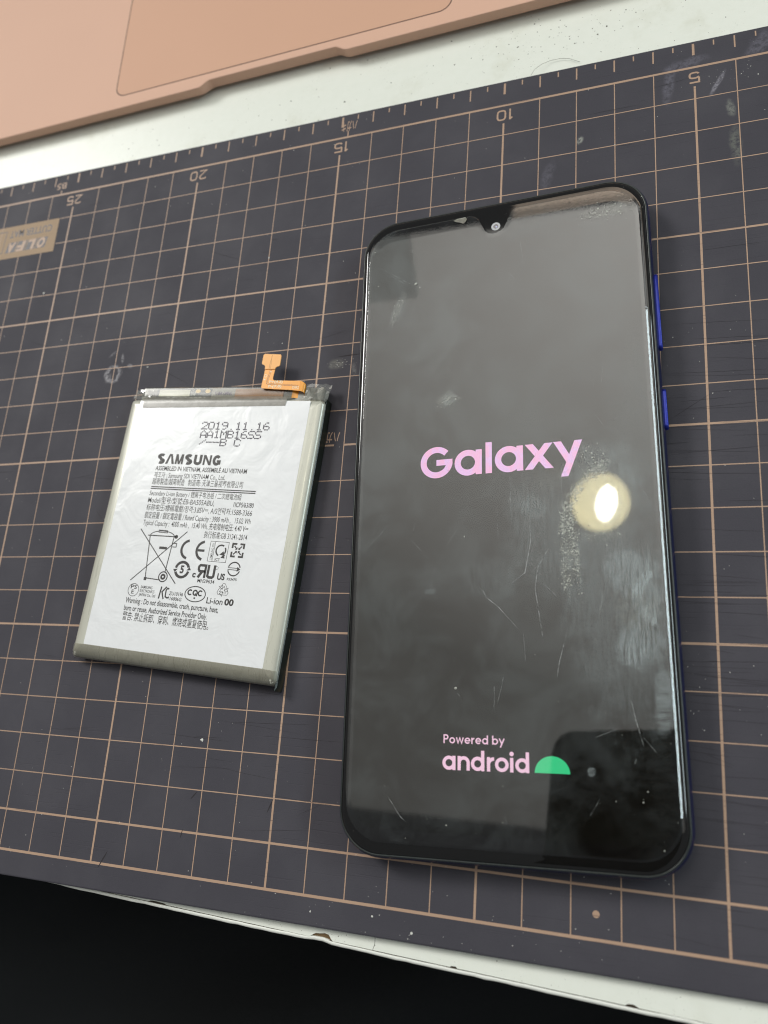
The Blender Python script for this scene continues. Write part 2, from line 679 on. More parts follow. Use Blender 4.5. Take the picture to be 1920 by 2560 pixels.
def wide_digits(mb, s, cx, cy, h, w, gap, z):
    """expanded ruler numerals, drawn upside down (they face the far side)"""
    sw = 0.50
    tot = 0
    adv = []
    for c in s:
        a = w * (0.22 if c == '1' else 1.0)
        adv.append(a)
        tot += a
    tot += gap * (len(s) - 1)
    x = -tot / 2
    for c, a in zip(s, adv):
        r = h * 0.30

        def P(px, py):
            return (cx - (x + px * a), cy - (py * h - h / 2))
        q = sw / 2 / h
        e = sw / 2 / a
        if c == '1':
            L = [[(0.5, 0), (0.5, 1)], [(0.5, 0.97), (-0.6, 0.80)]]
        elif c == '0':
            L = [[(0.5 + (0.5 - e) * math.copysign(abs(math.cos(R(t))) ** 0.6, math.cos(R(t))), 0.5 + (0.5 - q) * math.copysign(abs(math.sin(R(t))) ** 0.6, math.sin(R(t)))) for t in range(0, 361, 15)]]
        elif c == '5':
            L = [[(0.93, 1 - q), (e, 1 - q), (e, 0.56)] + [(0.5 + (0.5 - e) * math.copysign(abs(math.cos(R(t))) ** 0.7, math.cos(R(t))), 0.31 + (0.31 - q) * math.copysign(abs(math.sin(R(t))) ** 0.7, math.sin(R(t)))) for t in range(140, -161, -15)]]
        elif c == '2':
            L = [[(0.5 + (0.5 - e) * math.copysign(abs(math.cos(R(t))) ** 0.7, math.cos(R(t))), 0.73 + (0.27 - q) * math.copysign(abs(math.sin(R(t))) ** 0.7, math.sin(R(t)))) for t in range(165, -41, -15)] + [(e, q), (1.0, q)]]
        for l in L:
            mb.stroke([P(*p) for p in l], sw, z)
        x += a + gap


for u in (5, 10, 15, 20, 25):
    mb = MB()
    wide_digits(mb, str(u), UX(u) + (0.0), 96.7, 3.6, 2.75, 0.75, PZ)
    mb.build('printed_numeral', M_PRINT, mat_t)
mb = MB()
write(mb, 'B5', -109.0, -104.9, 102.4, 2.4, PZ, 0.004, turn=True)
mb.build('printed_size_mark', M_PRINT, mat_t)
mb = MB()
write(mb, '\u30cf\u30ac\u30ad', -0.3, 4.9, 102.7, 2.9, PZ, 0.01, turn=True)
mb.build('printed_size_mark', M_PRINT, mat_t)
mb = MB()
write(mb, '\u30cf\u30ac\u30ad', 2.6, 8.6, 1.2, 2.5, PZ, 0.01, turn=True)
mb.build('printed_size_mark', M_PRINT, mat_t)
# printed name panel near the corner
mb = MB()
mb.rect(-150, 77.2, -104.85, 90.3, PZ + 0.004)
mb.build('name_panel', simple('tan_panel_print', (0.33, 0.225, 0.135), 0.55, spec=0.25, var=0.06, scale=0.4), mat_t, label='solid tan name panel with dark lettering')
mb = MB()
z = PZ + 0.014
write(mb, 'CUTTER MAT', -126.0, -107.4, 85.6, 2.65, z, 0.02, turn=True)
for k in range(4):
    x1 = -108.3 - k * 4.45
    mb.poly([(x1, 83.6), (x1 - 4.1, 83.6), (x1 - 5.0, 79.5), (x1 - 0.9, 79.5)], z)
mb.stroke([(-127.6, 88.4), (-128.1, 79.8), (-149, 79.8), (-149, 88.4)], 0.3, z, True)
mb.build('panel_lettering', M_DARKPRINT, mat_t)
mb = MB()
for k, c in enumerate('OLFA'):
    x1 = -108.75 - k * 4.45
    write(mb, c, x1 - 3.5, x1 - 0.25, 79.8, 3.5, z + 0.012, 0.05, turn=True, slant=0.22)
mb.build('panel_emblem', M_PRINT, mat_t)
# dust and knife cuts on the mat
mb = MB()
for k in range(520):
    x, y = rnd.uniform(-145, 125), rnd.uniform(-115, 107)
    speck(mb, x, y, PZ + 0.004, min(0.26, abs(rnd.gauss(0, 0.055)) + 0.03))
for x, y, s_, m_ in ((62, -112, 9, 18), (20, -113, 14, 22), (7, 24, 2.2, 40), (108, 96, 4, 26), (100, -60, 18, 60), (95, 20, 14, 40)):
    for k in range(m_):
        speck(mb, rnd.gauss(x, s_), max(-115.5, rnd.gauss(y, s_ * 0.35)), PZ + 0.004, min(0.26, abs(rnd.gauss(0, 0.06)) + 0.03))
for x, y, r_ in ((-57.6, 29.2, 0.35), (-105, 61, 0.4), (-20.0, 61.5, 0.3), (36.3, -114.2, 0.35), (12.0, -113.2, 0.3), (88.6, -47.3, 0.25), (27, -112.2, 0.3), (-21.9, -78.0, 0.5)):
    speck(mb, x, y, PZ + 0.004, r_)
d = mb.build('dust', M_SPECK, mat_t)
d['kind'] = 'stuff'
mb = MB()


def cutline(x, y, ln, a, w):
    pts = []
    for i in range(5):
        t_ = i / 4
        pts.append((x + math.cos(a) * ln * t_, y + math.sin(a) * ln * t_ + ln * 0.005 * math.sin(t_ * 3.14) * rnd.uniform(-1, 1)))
    mb.stroke(pts, lambda q: w * (0.15 + math.sin(math.pi * min(0.98, max(0.02, q)))), PZ + 0.018)


for k in range(120):
    cx_, cy_ = rnd.choice(((104, -30), (104, 0), (100, -62), (104, -45), (-10, -72), (108, -90), (102, 15)))
    cutline(rnd.gauss(cx_, 10) - 8, rnd.gauss(cy_, 12), rnd.uniform(5, 26), R(rnd.gauss(-1.5, 3)), rnd.uniform(0.035, 0.07))
for k in range(60):
    cutline(rnd.uniform(-130, 110), rnd.uniform(-105, 100), rnd.uniform(2, 14), R(rnd.gauss(0, 14)), rnd.uniform(0.04, 0.09))
cutline(-47.5, -111, 4.6, R(62), 0.32)
cutline(-23, -92.3, 2.5, R(50), 0.3)
cutline(-1.5, -93.5, 3.6, R(68), 0.28)
cutline(-24.5, -101.5, 2.2, R(80), 0.22)
cutline(6, 26.2, 7, R(2), 0.3)
c_ = mb.build('knife_cuts', simple('dark_cut', (0.026, 0.022, 0.026), 0.9), mat_t)  # flat dark strips mark the knife cuts
c_['kind'] = 'stuff'

# one thin hair curling off the mat onto the table
mb_pts = [(57.4, 108.3, 0.3), (58.3, 110.8, -0.4), (60.2, 112.7, -1.0), (62.5, 113.7, -1.4), (65.2, 113.8, -1.5), (67.7, 113.1, -1.5), (70.6, 111.3, -1.6)]


def tube(pts, r, n=5):
    pts = [Vector(p) for p in pts]
    rings = []
    for i, p in enumerate(pts):
        d_ = (pts[min(i + 1, len(pts) - 1)] - pts[max(i - 1, 0)]).normalized()
        a = d_.cross(Vector((0, 0, 1)))
        a = a.normalized() if a.length > 1e-5 else Vector((1, 0, 0))
        b = a.cross(d_)
        rings.append([tuple(p + r * (math.cos(6.2832 * k / n) * a + math.sin(6.2832 * k / n) * b)) for k in range(n)])
    return loft(rings)


V, F = tube(mb_pts, 0.055)
hair = mesh('hair', V, F, simple('grey_hair', (0.25, 0.25, 0.22), 0.5), None, True)
hair['label'] = 'thin curved hair at the top edge of the cutting mat'
hair['category'] = 'hair'

# ------------------------------------------------------------------ laptop
lap = thing('laptop', 'rose gold laptop base with large trackpad behind the cutting mat', 'laptop', (-26.7, 130.15, 0), R(1.15))
DZ = 3.0
# outline of the deck with the finger scoop in the front edge (local: x along the edge, y away)


def scoop(x, depth):
    a = abs(x)
    if a > 27.0:
        return 0.0
    if a > 22.5:
        t_ = (27.0 - a) / 4.5
        return depth * (t_ * t_ * (3 - 2 * t_))
    return depth


fx = [-152 + 9 * 0] + [-148]
xs = [-146, -120, -90, -60, -40, -30] + [-27.2 + i * 0.45 for i in range(12)] + [-20, -10, 0, 10, 20] + [22.25 + i * 0.45 for i in range(12)] + [30, 40, 60, 90, 120, 146]


def deck_ring(z, off, depth, ins):
    front_ = [(x, off + scoop(x, depth), z) for x in xs]
    r = 9.0
    pts = []
    for i in range(1, 8):
        a = R(-90 + 90 * i / 8)
        pts.append((146 + (6 - ins) * math.cos(a), off + 6 + (6) * math.sin(a), z))
    right = pts + [(152 - ins, 200, z), (146, 210, z), (-146, 210, z), (-152 + ins, 200, z)]
    left = [(-p[0], p[1], z) for p in reversed(pts)]
    return front_ + right + left


V, F = loft([deck_ring(-1.4, 24, 0, 22), deck_ring(-1.0, 7, 0, 6), deck_ring(-0.7, 0.9, 1.6, 1.0), deck_ring(-0.4, 0.4, 1.9, 0.4), deck_ring(2.75, 0.05, 2.15, 0.05), deck_ring(2.93, 0.1, 2.2, 0.1), deck_ring(DZ, 0.35, 2.35, 0.3)], True, False)
body = mesh('base', V, F, M_ALU, lap)
# deck as a plate with a rounded opening left for the trackpad gap
TX0, TX1, TY0, TY1 = -61.2, 60.6, 5.0, 87.0
ringo = deck_ring(DZ, 0.35, 2.35, 0.3)
V = list(ringo)
F = [tuple(range(len(ringo)))]
mesh('deck', [(x, y, DZ) for x, y, _ in ringo], F, M_ALU, lap)
hx, hy = (TX1 - TX0) / 2, (TY1 - TY0) / 2
pcx, pcy = (TX0 + TX1) / 2, (TY0 + TY1) / 2
V, F = rr_loft(hx, hy, 4.2, [(0, DZ + 0.010)], 8, False, True, pcx, pcy)
mesh('trackpad_gap', V, F, M_GAP, lap)
V, F = rr_loft(hx - 0.34, hy - 0.34, 3.9, [(0, DZ + 0.012), (0.0, DZ + 0.03), (0.05, DZ + 0.045)], 8, False, True, pcx, pcy)
mesh('trackpad', V, F, M_PAD, lap, label='large smooth trackpad slightly darker than the deck')
for fxp, fyp in ((-110, 40), (110, 40), (-110, 180), (110, 180)):
    V, F = rr_loft(9, 9, 9, [(0, -2.0), (0, -1.35), (0.5, -1.2)], 5, True, True, fxp, fyp)
    mesh('foot', V, F, M_RUBBER, lap)

# ------------------------------------------------------------------ smartphone
M_FRAME = simple('navy_frame', (0.004, 0.008, 0.048), 0.22, spec=0.38, var=0.2, scale=0.3)
M_RIM = simple('worn_rim', (0.022, 0.028, 0.028), 0.30, spec=0.5, var=0.9, scale=3.0)
M_BUTTON = simple('blue_metal', (0.009, 0.022, 0.29), 0.36, metal=0.6, var=0.25, scale=1.2, coat=0.3)


def mat_glass(name, c, spec, rough):
    t = T(name)
    t.set(color=t.mix(t.noise(0.05, 3), c, tuple(v * 1.25 for v in c)), rough=rough, spec=spec)
    return t.m


M_BEZEL = mat_glass('black_glass', (0.0045, 0.0045, 0.0045), 0.72, 0.03)
M_DISP = mat_glass('display_panel', (0.0075, 0.0078, 0.0062), 0.52, 0.035)


def mat_film():
    t = T('screen_film')
    fr = t.n('ShaderNodeFresnel')
    fr.inputs[0].default_value = 1.52
    tr = t.n('ShaderNodeBsdfTransparent')
    gl = t.n('ShaderNodeBsdfGlossy')
    gl.inputs['Roughness'].default_value = 0.018
    gl.inputs['Color'].default_value = (1, 1, 1, 1)
    s0 = t.mixsh(fr.outputs[0], tr.outputs[0], gl.outputs[0])
    # greasy haze where touched; right-hand smears tinted and strengthened to paint a cyan glow
    wob = t.math('MULTIPLY', t.math('SUBTRACT', t.noise(0.22, 5, 0.7), 0.5), 1.3)
    streak = t.noise(1.0, 4, 0.7, t.scaled(t.co(), (2.4, 0.22, 1), rot=(0, 0, R(14))))
    streak2 = t.noise(1.0, 4, 0.7, t.scaled(t.co(), (0.25, 1.6, 1), rot=(0, 0, R(-12))))
    tot = t.math('MULTIPLY', t.step(t.noise(0.060, 6, 0.68, None, 0.5), 0.38, 0.70), 0.042)
    for c, rx, ry, ang, amt in (((29.2, -35.0), 5.2, 6.0, -8, 0.26), ((28.0, -19.5), 6.5, 6.0, 20, 0.22), ((31.5, -26.0), 3.5, 6.5, 0, 0.22), ((33.2, -46), 2.0, 8.0, 0, 0.24),
                                ((8.0, -4.0), 3.2, 3.6, 10, 0.10), ((-12.3, 25.3), 2.5, 2.2, 30, 0.07), ((-16.4, -22.6), 1.6, 1.0, 0, 0.07), ((-26.4, 52.0), 2.0, 5.5, -25, 0.05),
                                ((10.0, -10.0), 9, 16, 10, 0.075), ((24.0, 2.0), 9, 11, 30, 0.11), ((18.4, -60.9), 0.9, 1.0, 0, 0.35), ((26, -28), 13, 30, 0, 0.09), ((-2, -20), 8, 6, 0, 0.05), ((30, 20), 6, 26, 0, 0.03)):
        d_ = t.dist(c, rx, ry, R(ang), wob)
        m_ = t.math('MULTIPLY', t.step(d_, 0.55, 1.05, 1, 0), t.step(streak if rx > 3 else streak2, 0.25, 0.7))
        tot = t.math('ADD', tot, t.math('MULTIPLY', m_, amt))
    tot = t.math('MINIMUM', tot, 0.5)
    # flaky adhesive left where a sticker was pulled off
    fl = t.step(t.noise(1.15, 6, 0.72, None, 0.6), 0.47, 0.58)
    band = 0.0
    wob2 = t.math('MULTIPLY', t.math('SUBTRACT', t.noise(0.5, 4, 0.7), 0.5), 1.6)
    for c, rx, ry, ang, amt in (((14.9, -16.0), 1.5, 9.0, 0, 0.30), ((15.4, -7.0), 2.3, 6.0, -6, 0.65), ((17.6, -0.6), 1.7, 4.6, -38, 0.60), ((21.6, 3.6), 4.2, 1.9, 25, 0.50),
                                ((17.0, -15.0), 1.0, 8.5, 3, 0.30), ((22.0, -11.5), 6.5, 1.5, 0, 0.22), ((27.8, 70.8), 8.0, 2.2, 0, 0.28), ((-12.3, 25.3), 2.8, 2.4, 0, 0.42), ((-26.4, 52.5), 1.4, 5.0, -22, 0.30), ((29, -28), 5.5, 5.0, 0, 0.16), ((12, 3), 5, 4, 0, 0.12)):
        d_ = t.dist(c, rx, ry, R(ang), wob2)
        band = t.math('MAXIMUM', band, t.math('MULTIPLY', t.step(d_, 0.5, 1.05, 1, 0), amt))
    flake = t.math('MULTIPLY', band, t.math('ADD', t.math('MULTIPLY', fl, 0.75), 0.12))
    rg = t.n('ShaderNodeBsdfGlossy')
    rg.inputs['Roughness'].default_value = 0.52
    rg.inputs['Color'].default_value = (0.52, 0.62, 0.64, 1)
    df = t.n('ShaderNodeBsdfDiffuse')
    df.inputs['Color'].default_value = (0.40, 0.43, 0.45, 1)
    s1 = t.mixsh(t.math('MULTIPLY', tot, 0.8), s0, rg.outputs[0])
    s2 = t.mixsh(t.math('MULTIPLY', tot, 0.55), s1, df.outputs[0])
    fd = t.n('ShaderNodeBsdfDiffuse')
    fd.inputs['Color'].default_value = (0.50, 0.51, 0.45, 1)
    s2 = t.mixsh(flake, s2, fd.outputs[0])
    t.surf(s2)
    return t.m


M_FILM = mat_film()
PHX, PHY = 37.45, 80.75
phone = thing('smartphone', 'black smartphone with blue side keys showing its pink start screen', 'smartphone', (53.9, -17.5, 0), R(2.41))
prof = [(4.2, 0.05), (2.6, 0.35), (1.2, 1.2), (0.4, 2.4), (0.02, 3.9), (0.0, 4.8), (0.18, 5.9), (0.55, 6.65)]
V, F = rr_loft(PHX, PHY, 10.0, prof, 16, True, False)
mesh('frame', V, F, M_FRAME, phone, True)
V, F = rr_loft(PHX, PHY, 10.0, [(0.55, 6.65), (0.68, 6.86), (0.85, 6.93), (1.02, 6.88), (1.05, 6.6)], 16, False, False)
mesh('rim', V, F, M_RIM, phone, True, label='thin worn rim between frame and front glass')
V, F = rr_loft(PHX, PHY, 10.0, [(1.06, 6.5), (1.10, 6.90), (1.22, 7.08), (1.42, 7.24), (1.70, 7.38), (2.02, 7.44), (2.6, 7.45)], 16, False, True)
mesh('front_glass', V, F, M_BEZEL, phone, True)
# display area with teardrop cutout
GZ = 7.46


def display_outline():
    hx_, y1, y0, r = 34.1, 73.9, -74.6, 6.5
    pts = []
    for k, (sx, sy) in enumerate(((1, 1), (-1, 1), (-1, -1), (1, -1))):
        yy = y1 if sy > 0 else y0
        for i in range(9):
            a = math.pi / 2 * (k + i / 8)
            pts.append((sx * (hx_ - r) + r * math.cos(a), yy - sy * r + r * math.sin(a)))
        if k == 0:
            for x, y in ((5.2, 73.9), (4.0, 73.5), (3.2, 72.4), (2.6, 71.2), (1.7, 70.2), (0.3, 69.6), (-1.2, 69.5), (-2.4, 70.1), (-3.2, 71.1), (-3.8, 72.4), (-4.6, 73.5), (-5.8, 73.9)):
                pts.append((x, y))
    return pts


mesh('display', [(x, y, GZ) for x, y in display_outline()], [tuple(range(len(display_outline())))], M_DISP, phone)


# lit lettering
def mat_lit(name, c, s, c2=None):
    t = T(name)
    f = t.step(t.noise(0.55, 2, 0.5, t.scaled(t.co(), (1, 0.5, 1), rot=(0, 0, R(35)))), 0.38, 0.62)
    t.set(color=(0.02, 0.02, 0.02), rough=0.04, spec=0.6, em=t.mix(f, c, c2 or c), ems=s)
    return t.m


M_PINK = mat_lit('lit_pink', (0.95, 0.46, 0.74), 1.08, (0.84, 0.50, 0.86))
M_PALE = mat_lit('lit_pale_pink', (0.98, 0.62, 0.80), 1.12)
M_GREEN = mat_lit('lit_green', (0.03, 0.66, 0.25), 1.1)
LZ = GZ + 0.02
mb = MB()
sw = 1.52
# G
gx, gy, gr = -15.28, 9.10, 4.02 - sw / 2
mb.arc(gx, gy, gr, gr, 42, 322, sw, LZ)
a_end = [(gx + gr * math.cos(R(a)), gy + gr * math.sin(R(a))) for a in range(322, 361, 6)]
mb.stroke(a_end, sw, LZ)
mb.poly([(-15.30, 8.25), (-11.32, 8.25), (-11.30, 9.75), (-15.30, 9.75)], LZ)
# a, l, a
for ax in (-7.50, 2.30):
    ar = 3.27 - sw / 2
    mb.arc(ax, 8.38, ar, ar, 0, 360, sw, LZ)
    mb.rect(ax + 1.90, 5.28, ax + 3.40, 11.52, LZ)
mb.rect(-3.20, 5.28, -1.68, 13.10, LZ)
# x
mb.poly([(6.15, 11.55), (8.05, 11.55), (12.70, 5.30), (10.80, 5.30)], LZ)
mb.poly([(12.60, 11.55), (10.70, 11.55), (6.05, 5.30), (7.95, 5.30)], LZ)
# y
mb.poly([(12.72, 11.60), (14.50, 11.60), (16.75, 7.4), (15.95, 5.75)], LZ)
mb.poly([(19.28, 11.60), (17.55, 11.60), (14.25, 3.00), (15.95, 3.00)], LZ)
mb.build('display_wordmark', M_PINK, phone, label='large glowing pink word on the dark screen')


def round_text(mb, s, x, y, xh, cap, sw, z, gaps):
    """geometric sans lower case built from strokes; returns the end x"""
    r = xh / 2 - sw / 2
    for c in s:
        ro = r + sw / 2
        if c in 'aob' or c == 'd':
            cx_ = x + ro + (0.0)
            mb.arc(cx_, y + xh / 2, r, r, 0, 360, sw, z)
            w = 2 * ro
            if c == 'a':
                mb.rect(cx_ + r - sw / 2, y, cx_ + r + sw / 2, y + xh, z)
            elif c == 'd':
                mb.rect(cx_ + r - sw / 2, y, cx_ + r + sw / 2, y + cap, z)
            elif c == 'b':
                mb.rect(cx_ - r - sw / 2, y, cx_ - r + sw / 2, y + cap, z)
        elif c == 'n':
            w = xh * 0.92
            mb.rect(x, y, x + sw, y + xh, z)
            rr = (w - sw) / 2
            mb.stroke([(x + w - sw / 2, y)] + [(x + w / 2 + rr * math.cos(R(a)), y + xh - sw / 2 - rr + rr * math.sin(R(a))) for a in range(0, 181, 15)], sw, z)
        elif c == 'r':
            w = xh * 0.55
            mb.rect(x, y, x + sw, y + xh, z)
            rr = w - sw * 0.6
            mb.stroke([(x + sw / 2 + rr * (1 + math.cos(R(a))) * 0.98, y + xh - sw / 2 - rr + rr * math.sin(R(a))) for a in range(88, 176, 12)], sw, z)
        elif c == 'i':
            w = sw
            mb.rect(x, y, x + sw, y + xh, z)
            mb.disc(x + sw / 2, y + cap - sw * 0.62, sw * 0.66, z)
        elif c == 'e':
            w = 2 * ro
            cx_ = x + ro
            mb.arc(cx_, y + xh / 2, r, r, 0, 320, sw, z)
            mb.rect(cx_ - r, y + xh / 2 - sw * 0.42, cx_ + r + sw * 0.45, y + xh / 2 + sw * 0.42, z)
        elif c == 'w':
            w = xh * 1.35
            mb.stroke([(x + sw * 0.4, y + xh), (x + w * 0.27, y + sw * 0.3), (x + w / 2, y + xh * 0.95), (x + w * 0.73, y + sw * 0.3), (x + w - sw * 0.4, y + xh)], sw, z)
        elif c == 'y':
            w = xh * 0.98
            mb.stroke([(x + sw * 0.4, y + xh), (x + w * 0.52, y + sw * 0.6)], sw, z)
            mb.stroke([(x + w - sw * 0.4, y + xh), (x + w * 0.26, y - xh * 0.42)], sw, z)
        elif c == 'P':
            w = cap * 0.60
            mb.rect(x, y, x + sw, y + cap, z)
            rr = cap * 0.275 - sw / 2 + 0.03
            cy_ = y + cap - sw / 2 - rr
            mb.stroke([(x, y + cap - sw / 2)] + [(x + w - rr - sw / 2 + rr * math.cos(R(a)), cy_ + rr * math.sin(R(a))) for a in range(90, -91, -15)] + [(x, cy_ - rr)], sw, z)
        elif c == ' ':
            w = xh * 0.45
        x += w + gaps
    return x


mb = MB()
round_text(mb, 'Powered', -12.85, -56.18, 1.28, 1.86, 0.27, LZ, 0.20)
round_text(mb, 'by', -2.08, -56.18, 1.28, 1.86, 0.27, LZ, 0.16)
ends = []
for s_, x_ in (('a', -13.05), ('n', -9.66), ('d', -6.72), ('r', -3.24), ('o', -1.50), ('i', 1.72), ('d', 2.82)):
    round_text(mb, s_, x_, -61.68, 2.92, 4.15, 0.70, LZ, 0)
mb.build('display_caption', M_PALE, phone, label='small glowing pale pink caption low on the screen')
mb = MB()
dome = [(10.50 + 3.62 * math.cos(R(a)), -61.55 + 3.42 * math.sin(R(a))) for a in range(0, 181, 6)]
mb.poly(dome, LZ)
mb.build('display_badge', M_GREEN, phone, label='glowing green half round shape beside the caption')

# clear film on the glass, with a cut-out at the camera
film_prof = [(0.0, 7.47), (0.06, 7.53), (0.50, 7.785), (0.56, 7.80)]
FHX, FHY = 35.35, 77.35


def film_outline(ins):
    base = rrect(FHX - ins, FHY - ins, 8.6 - ins * 0.9, 12, 0.1, 0)
    out = []
    m = 13
    out += base[:m]
    for x, y in ((5.0, 77.35), (3.9, 76.6), (3.2, 75.2), (2.6, 73.6), (1.9, 72.2), (0.9, 71.3), (-0.5, 70.95), (-1.9, 71.2), (-2.9, 72.2), (-3.6, 73.8), (-4.5, 75.6), (-5.4, 76.7), (-6.8, 77.35)):
        yy = y - ins if y > 77 else y - ins * 0.9
        out.append((x * (1 + 0.05 * ins), yy))
    out += base[m:]
    return out


rings = [[(x, y, z_) for x, y in film_outline(i_)] for i_, z_ in film_prof]
V, F = loft(rings, False, True)
mesh('screen_film', V, F, M_FILM, phone, False, label='clear scratched film stuck on the front glass')
FZ = 7.803
mb = MB()
SCR = [[(-3.85, -22.69), (-3.2, -24.36), (-0.58, -26.4), (3.72, -31.33)], [(6.9, -7.07), (7.13, -11.82), (5.69, -19.08), (2.74, -21.27)],
       [(11.28, -13.39), (8.61, -17.89), (7.86, -22.76), (8.67, -28.88), (9.47, -34.55)], [(5.12, -32.62), (5.47, -39.18)],
       [(14.63, -31.83), (12.74, -38.59), (12.02, -42.23)], [(2.6, 4.78), (2.78, -6.46)], [(14.47, 7.26), (14.34, -7.21), (14.17, -22.33)],
       [(-31.74, 66.15), (-21.16, 58.29)], [(-28.62, 63.23), (-23.98, 59.47)], [(-25.16, -67.89), (-23.5, -70.12), (-22.31, -71.71), (-21.15, -72.65)],
       [(26.88, -46.6), (27.57, -50.3), (28.92, -55.79)], [(-0.54, -3.1), (-0.27, -11.07)], [(6.9, 9.05), (5.1, 2.97)], [(8.74, 9.23), (7.43, 2.6)]]
for i, s_ in enumerate(SCR):
    mb.stroke(s_, (lambda q: 0.10 * (0.2 + math.sin(math.pi * min(0.97, max(0.03, q))))) if i not in (6, 5) else 0.05, FZ)
for k in range(36):
    x, y, a = rnd.uniform(-32, 33), rnd.uniform(-70, 68), R(rnd.choice((70, 80, 100, -55, -50, 20)) + rnd.gauss(0, 10))
    ln = rnd.uniform(1.0, 7.0)
    mb.stroke([(x, y), (x + ln * 0.5 * math.cos(a) + 0.1, y + ln * 0.5 * math.sin(a)), (x + ln * math.cos(a), y + ln * math.sin(a))], 0.035, FZ)


def mat_scratch():
    t = T('film_scratch')
    tr = t.n('ShaderNodeBsdfTransparent')
    df = t.n('ShaderNodeBsdfDiffuse')
    df.inputs['Color'].default_value = (0.6, 0.62, 0.62, 1)
    t.surf(t.mixsh(t.step(t.noise(0.8, 4, 0.7), 0.35, 0.65, 0.10, 0.70), tr.outputs[0], df.outputs[0]))
    return t.m


M_SCR = mat_scratch()
s_ = mb.build('scratches', M_SCR, phone)
s_['kind'] = 'stuff'
mb = MB()
for k in range(300):
    speck(mb, rnd.uniform(-34, 34.5), rnd.uniform(-76, 76), FZ, min(0.16, abs(rnd.gauss(0, 0.035)) + 0.02), 0.4, 5)
for x, y, r_ in ((29.15, -64.21, 0.22), (28.15, -66.28, 0.16), (22.92, -66.35, 0.14), (31.57, -74.9, 0.22), (-10.05, -44.44, 0.34), (-12.0, -72.89, 0.2), (-33.38, 71.2, 0.34), (-21.47, 59.46, 0.45), (-20.33, 58.14, 0.25), (-31.98, 60.55, 0.25), (-8.2, -9.9, 0.22)):
    speck(mb, x, y, FZ, r_, 0.4)


def along(pts, t_):
    n_ = len(pts) - 1
    k = min(n_ - 1, int(t_ * n_))
    f = t_ * n_ - k
    return (pts[k][0] + (pts[k + 1][0] - pts[k][0]) * f, pts[k][1] + (pts[k + 1][1] - pts[k][1]) * f)


# flaky residue left by an old sticker around the lamp's reflection
path1 = [(14.7, -23.0), (14.9, -15.0), (15.2, -9.0), (16.2, -4.0), (18.4, 0.4), (22.9, 3.3), (23.5, 5.5)]
path2 = [(17.6, -24.5), (17.2, -17), (16.6, -12.5), (16.0, -7), (17.5, -1.5)]
for path, cnt, spread in ((path1, 520, 0.85), (path2, 260, 0.5), ([(18.5, 5.5), (21.5, 8.2), (23.5, 7.0)], 60, 1.0), ([(17, -10.5), (22, -11.5), (28, -11)], 70, 0.9)):
    for k in range(cnt):
        x, y = along(path, rnd.random())
        speck(mb, x + rnd.gauss(0, spread), y + rnd.gauss(0, spread), FZ, abs(rnd.gauss(0, 0.10)) + 0.03, 0.25, 5)
for k in range(150):
    speck(mb, rnd.gauss(27.5, 4.2), rnd.gauss(71.2, 1.7), FZ, abs(rnd.gauss(0, 0.09)) + 0.03, 0.2, 6)
for k in range(60):
    speck(mb, rnd.gauss(-12.3, 1.2), rnd.gauss(25.3, 1.1), FZ, abs(rnd.gauss(0, 0.08)) + 0.03, 0.2, 5)
for k in range(70):
    t_ = rnd.random()
    speck(mb, -25 - 3 * t_ + rnd.gauss(0, 0.5), 57 - 9 * t_ + rnd.gauss(0, 0.7), FZ, abs(rnd.gauss(0, 0.07)) + 0.02, 0.2, 5)


def mat_flake():
    t = T('film_residue')
    tr = t.n('ShaderNodeBsdfTransparent')
    df = t.n('ShaderNodeBsdfDiffuse')
    df.inputs['Color'].default_value = (0.62, 0.63, 0.57, 1)
    t.surf(t.mixsh(t.step(t.noise(0.9, 3, 0.7), 0.3, 0.7, 0.30, 0.90), tr.outputs[0], df.outputs[0]))
    return t.m


s_ = mb.build('residue_specks', mat_flake(), phone)
s_['kind'] = 'stuff'

# front camera, speaker chip, side keys
M_LENS = simple('lens_glass', (0.01, 0.012, 0.03), 0.04, spec=0.9, coat=1.0)
M_LRING = simple('lens_ring', (0.42, 0.43, 0.45), 0.3, metal=0.3, var=0.1)
mb = MB()
mb.arc(-0.20, 72.70, 0.92, 0.92, 0, 360, 0.52, 7.475)
lr = mb.build('camera_ring', M_LRING, phone, label='pale ring round the front camera')
mb = MB()
mb.disc(-0.20, 72.70, 0.70, 7.472, 18)
ln_ = mb.build('camera_lens', M_LENS, phone)
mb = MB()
mb.disc(-0.02, 72.55, 0.26, 7.478, 10)  # pale disc painted as a glint on the lens
mb.build('lens_glint', simple('painted_glint', (0.42, 0.42, 0.62), 0.2), ln_)
mb = MB()
mb.poly([(-11.5, 76.6), (-10.3, 76.95), (-8.2, 77.0), (-7.75, 76.4), (-8.1, 75.6), (-8.8, 75.15), (-9.7, 75.7), (-10.6, 76.0)], 7.79)
mb.build('film_chip', simple('silver_flake', (0.52, 0.52, 0.46), 0.5, var=0.45, scale=1.2), phone, label='bright chipped spot at the upper edge of the film')
mb = MB()
mb.box(-9, 79.05, 7.0, 3, 79.45, 7.20)
mb.build('earpiece', simple('earpiece_mesh', (0.012, 0.012, 0.012), 0.7), phone)


def key(y0, y1):
    hy_ = (y1 - y0) / 2
    rings = []
    for px, ins in ((PHX - 0.5, 0.0), (PHX + 0.45, 0.0), (PHX + 0.66, 0.12), (PHX + 0.72, 0.35)):
        ring = []
        for a in rrect(hy_ - ins, 1.0 - ins, 1.0 - ins, 5):
            ring.append((px, (y0 + y1) / 2 + a[0], 4.35 + a[1]))
        rings.append(ring)
    return loft(rings)


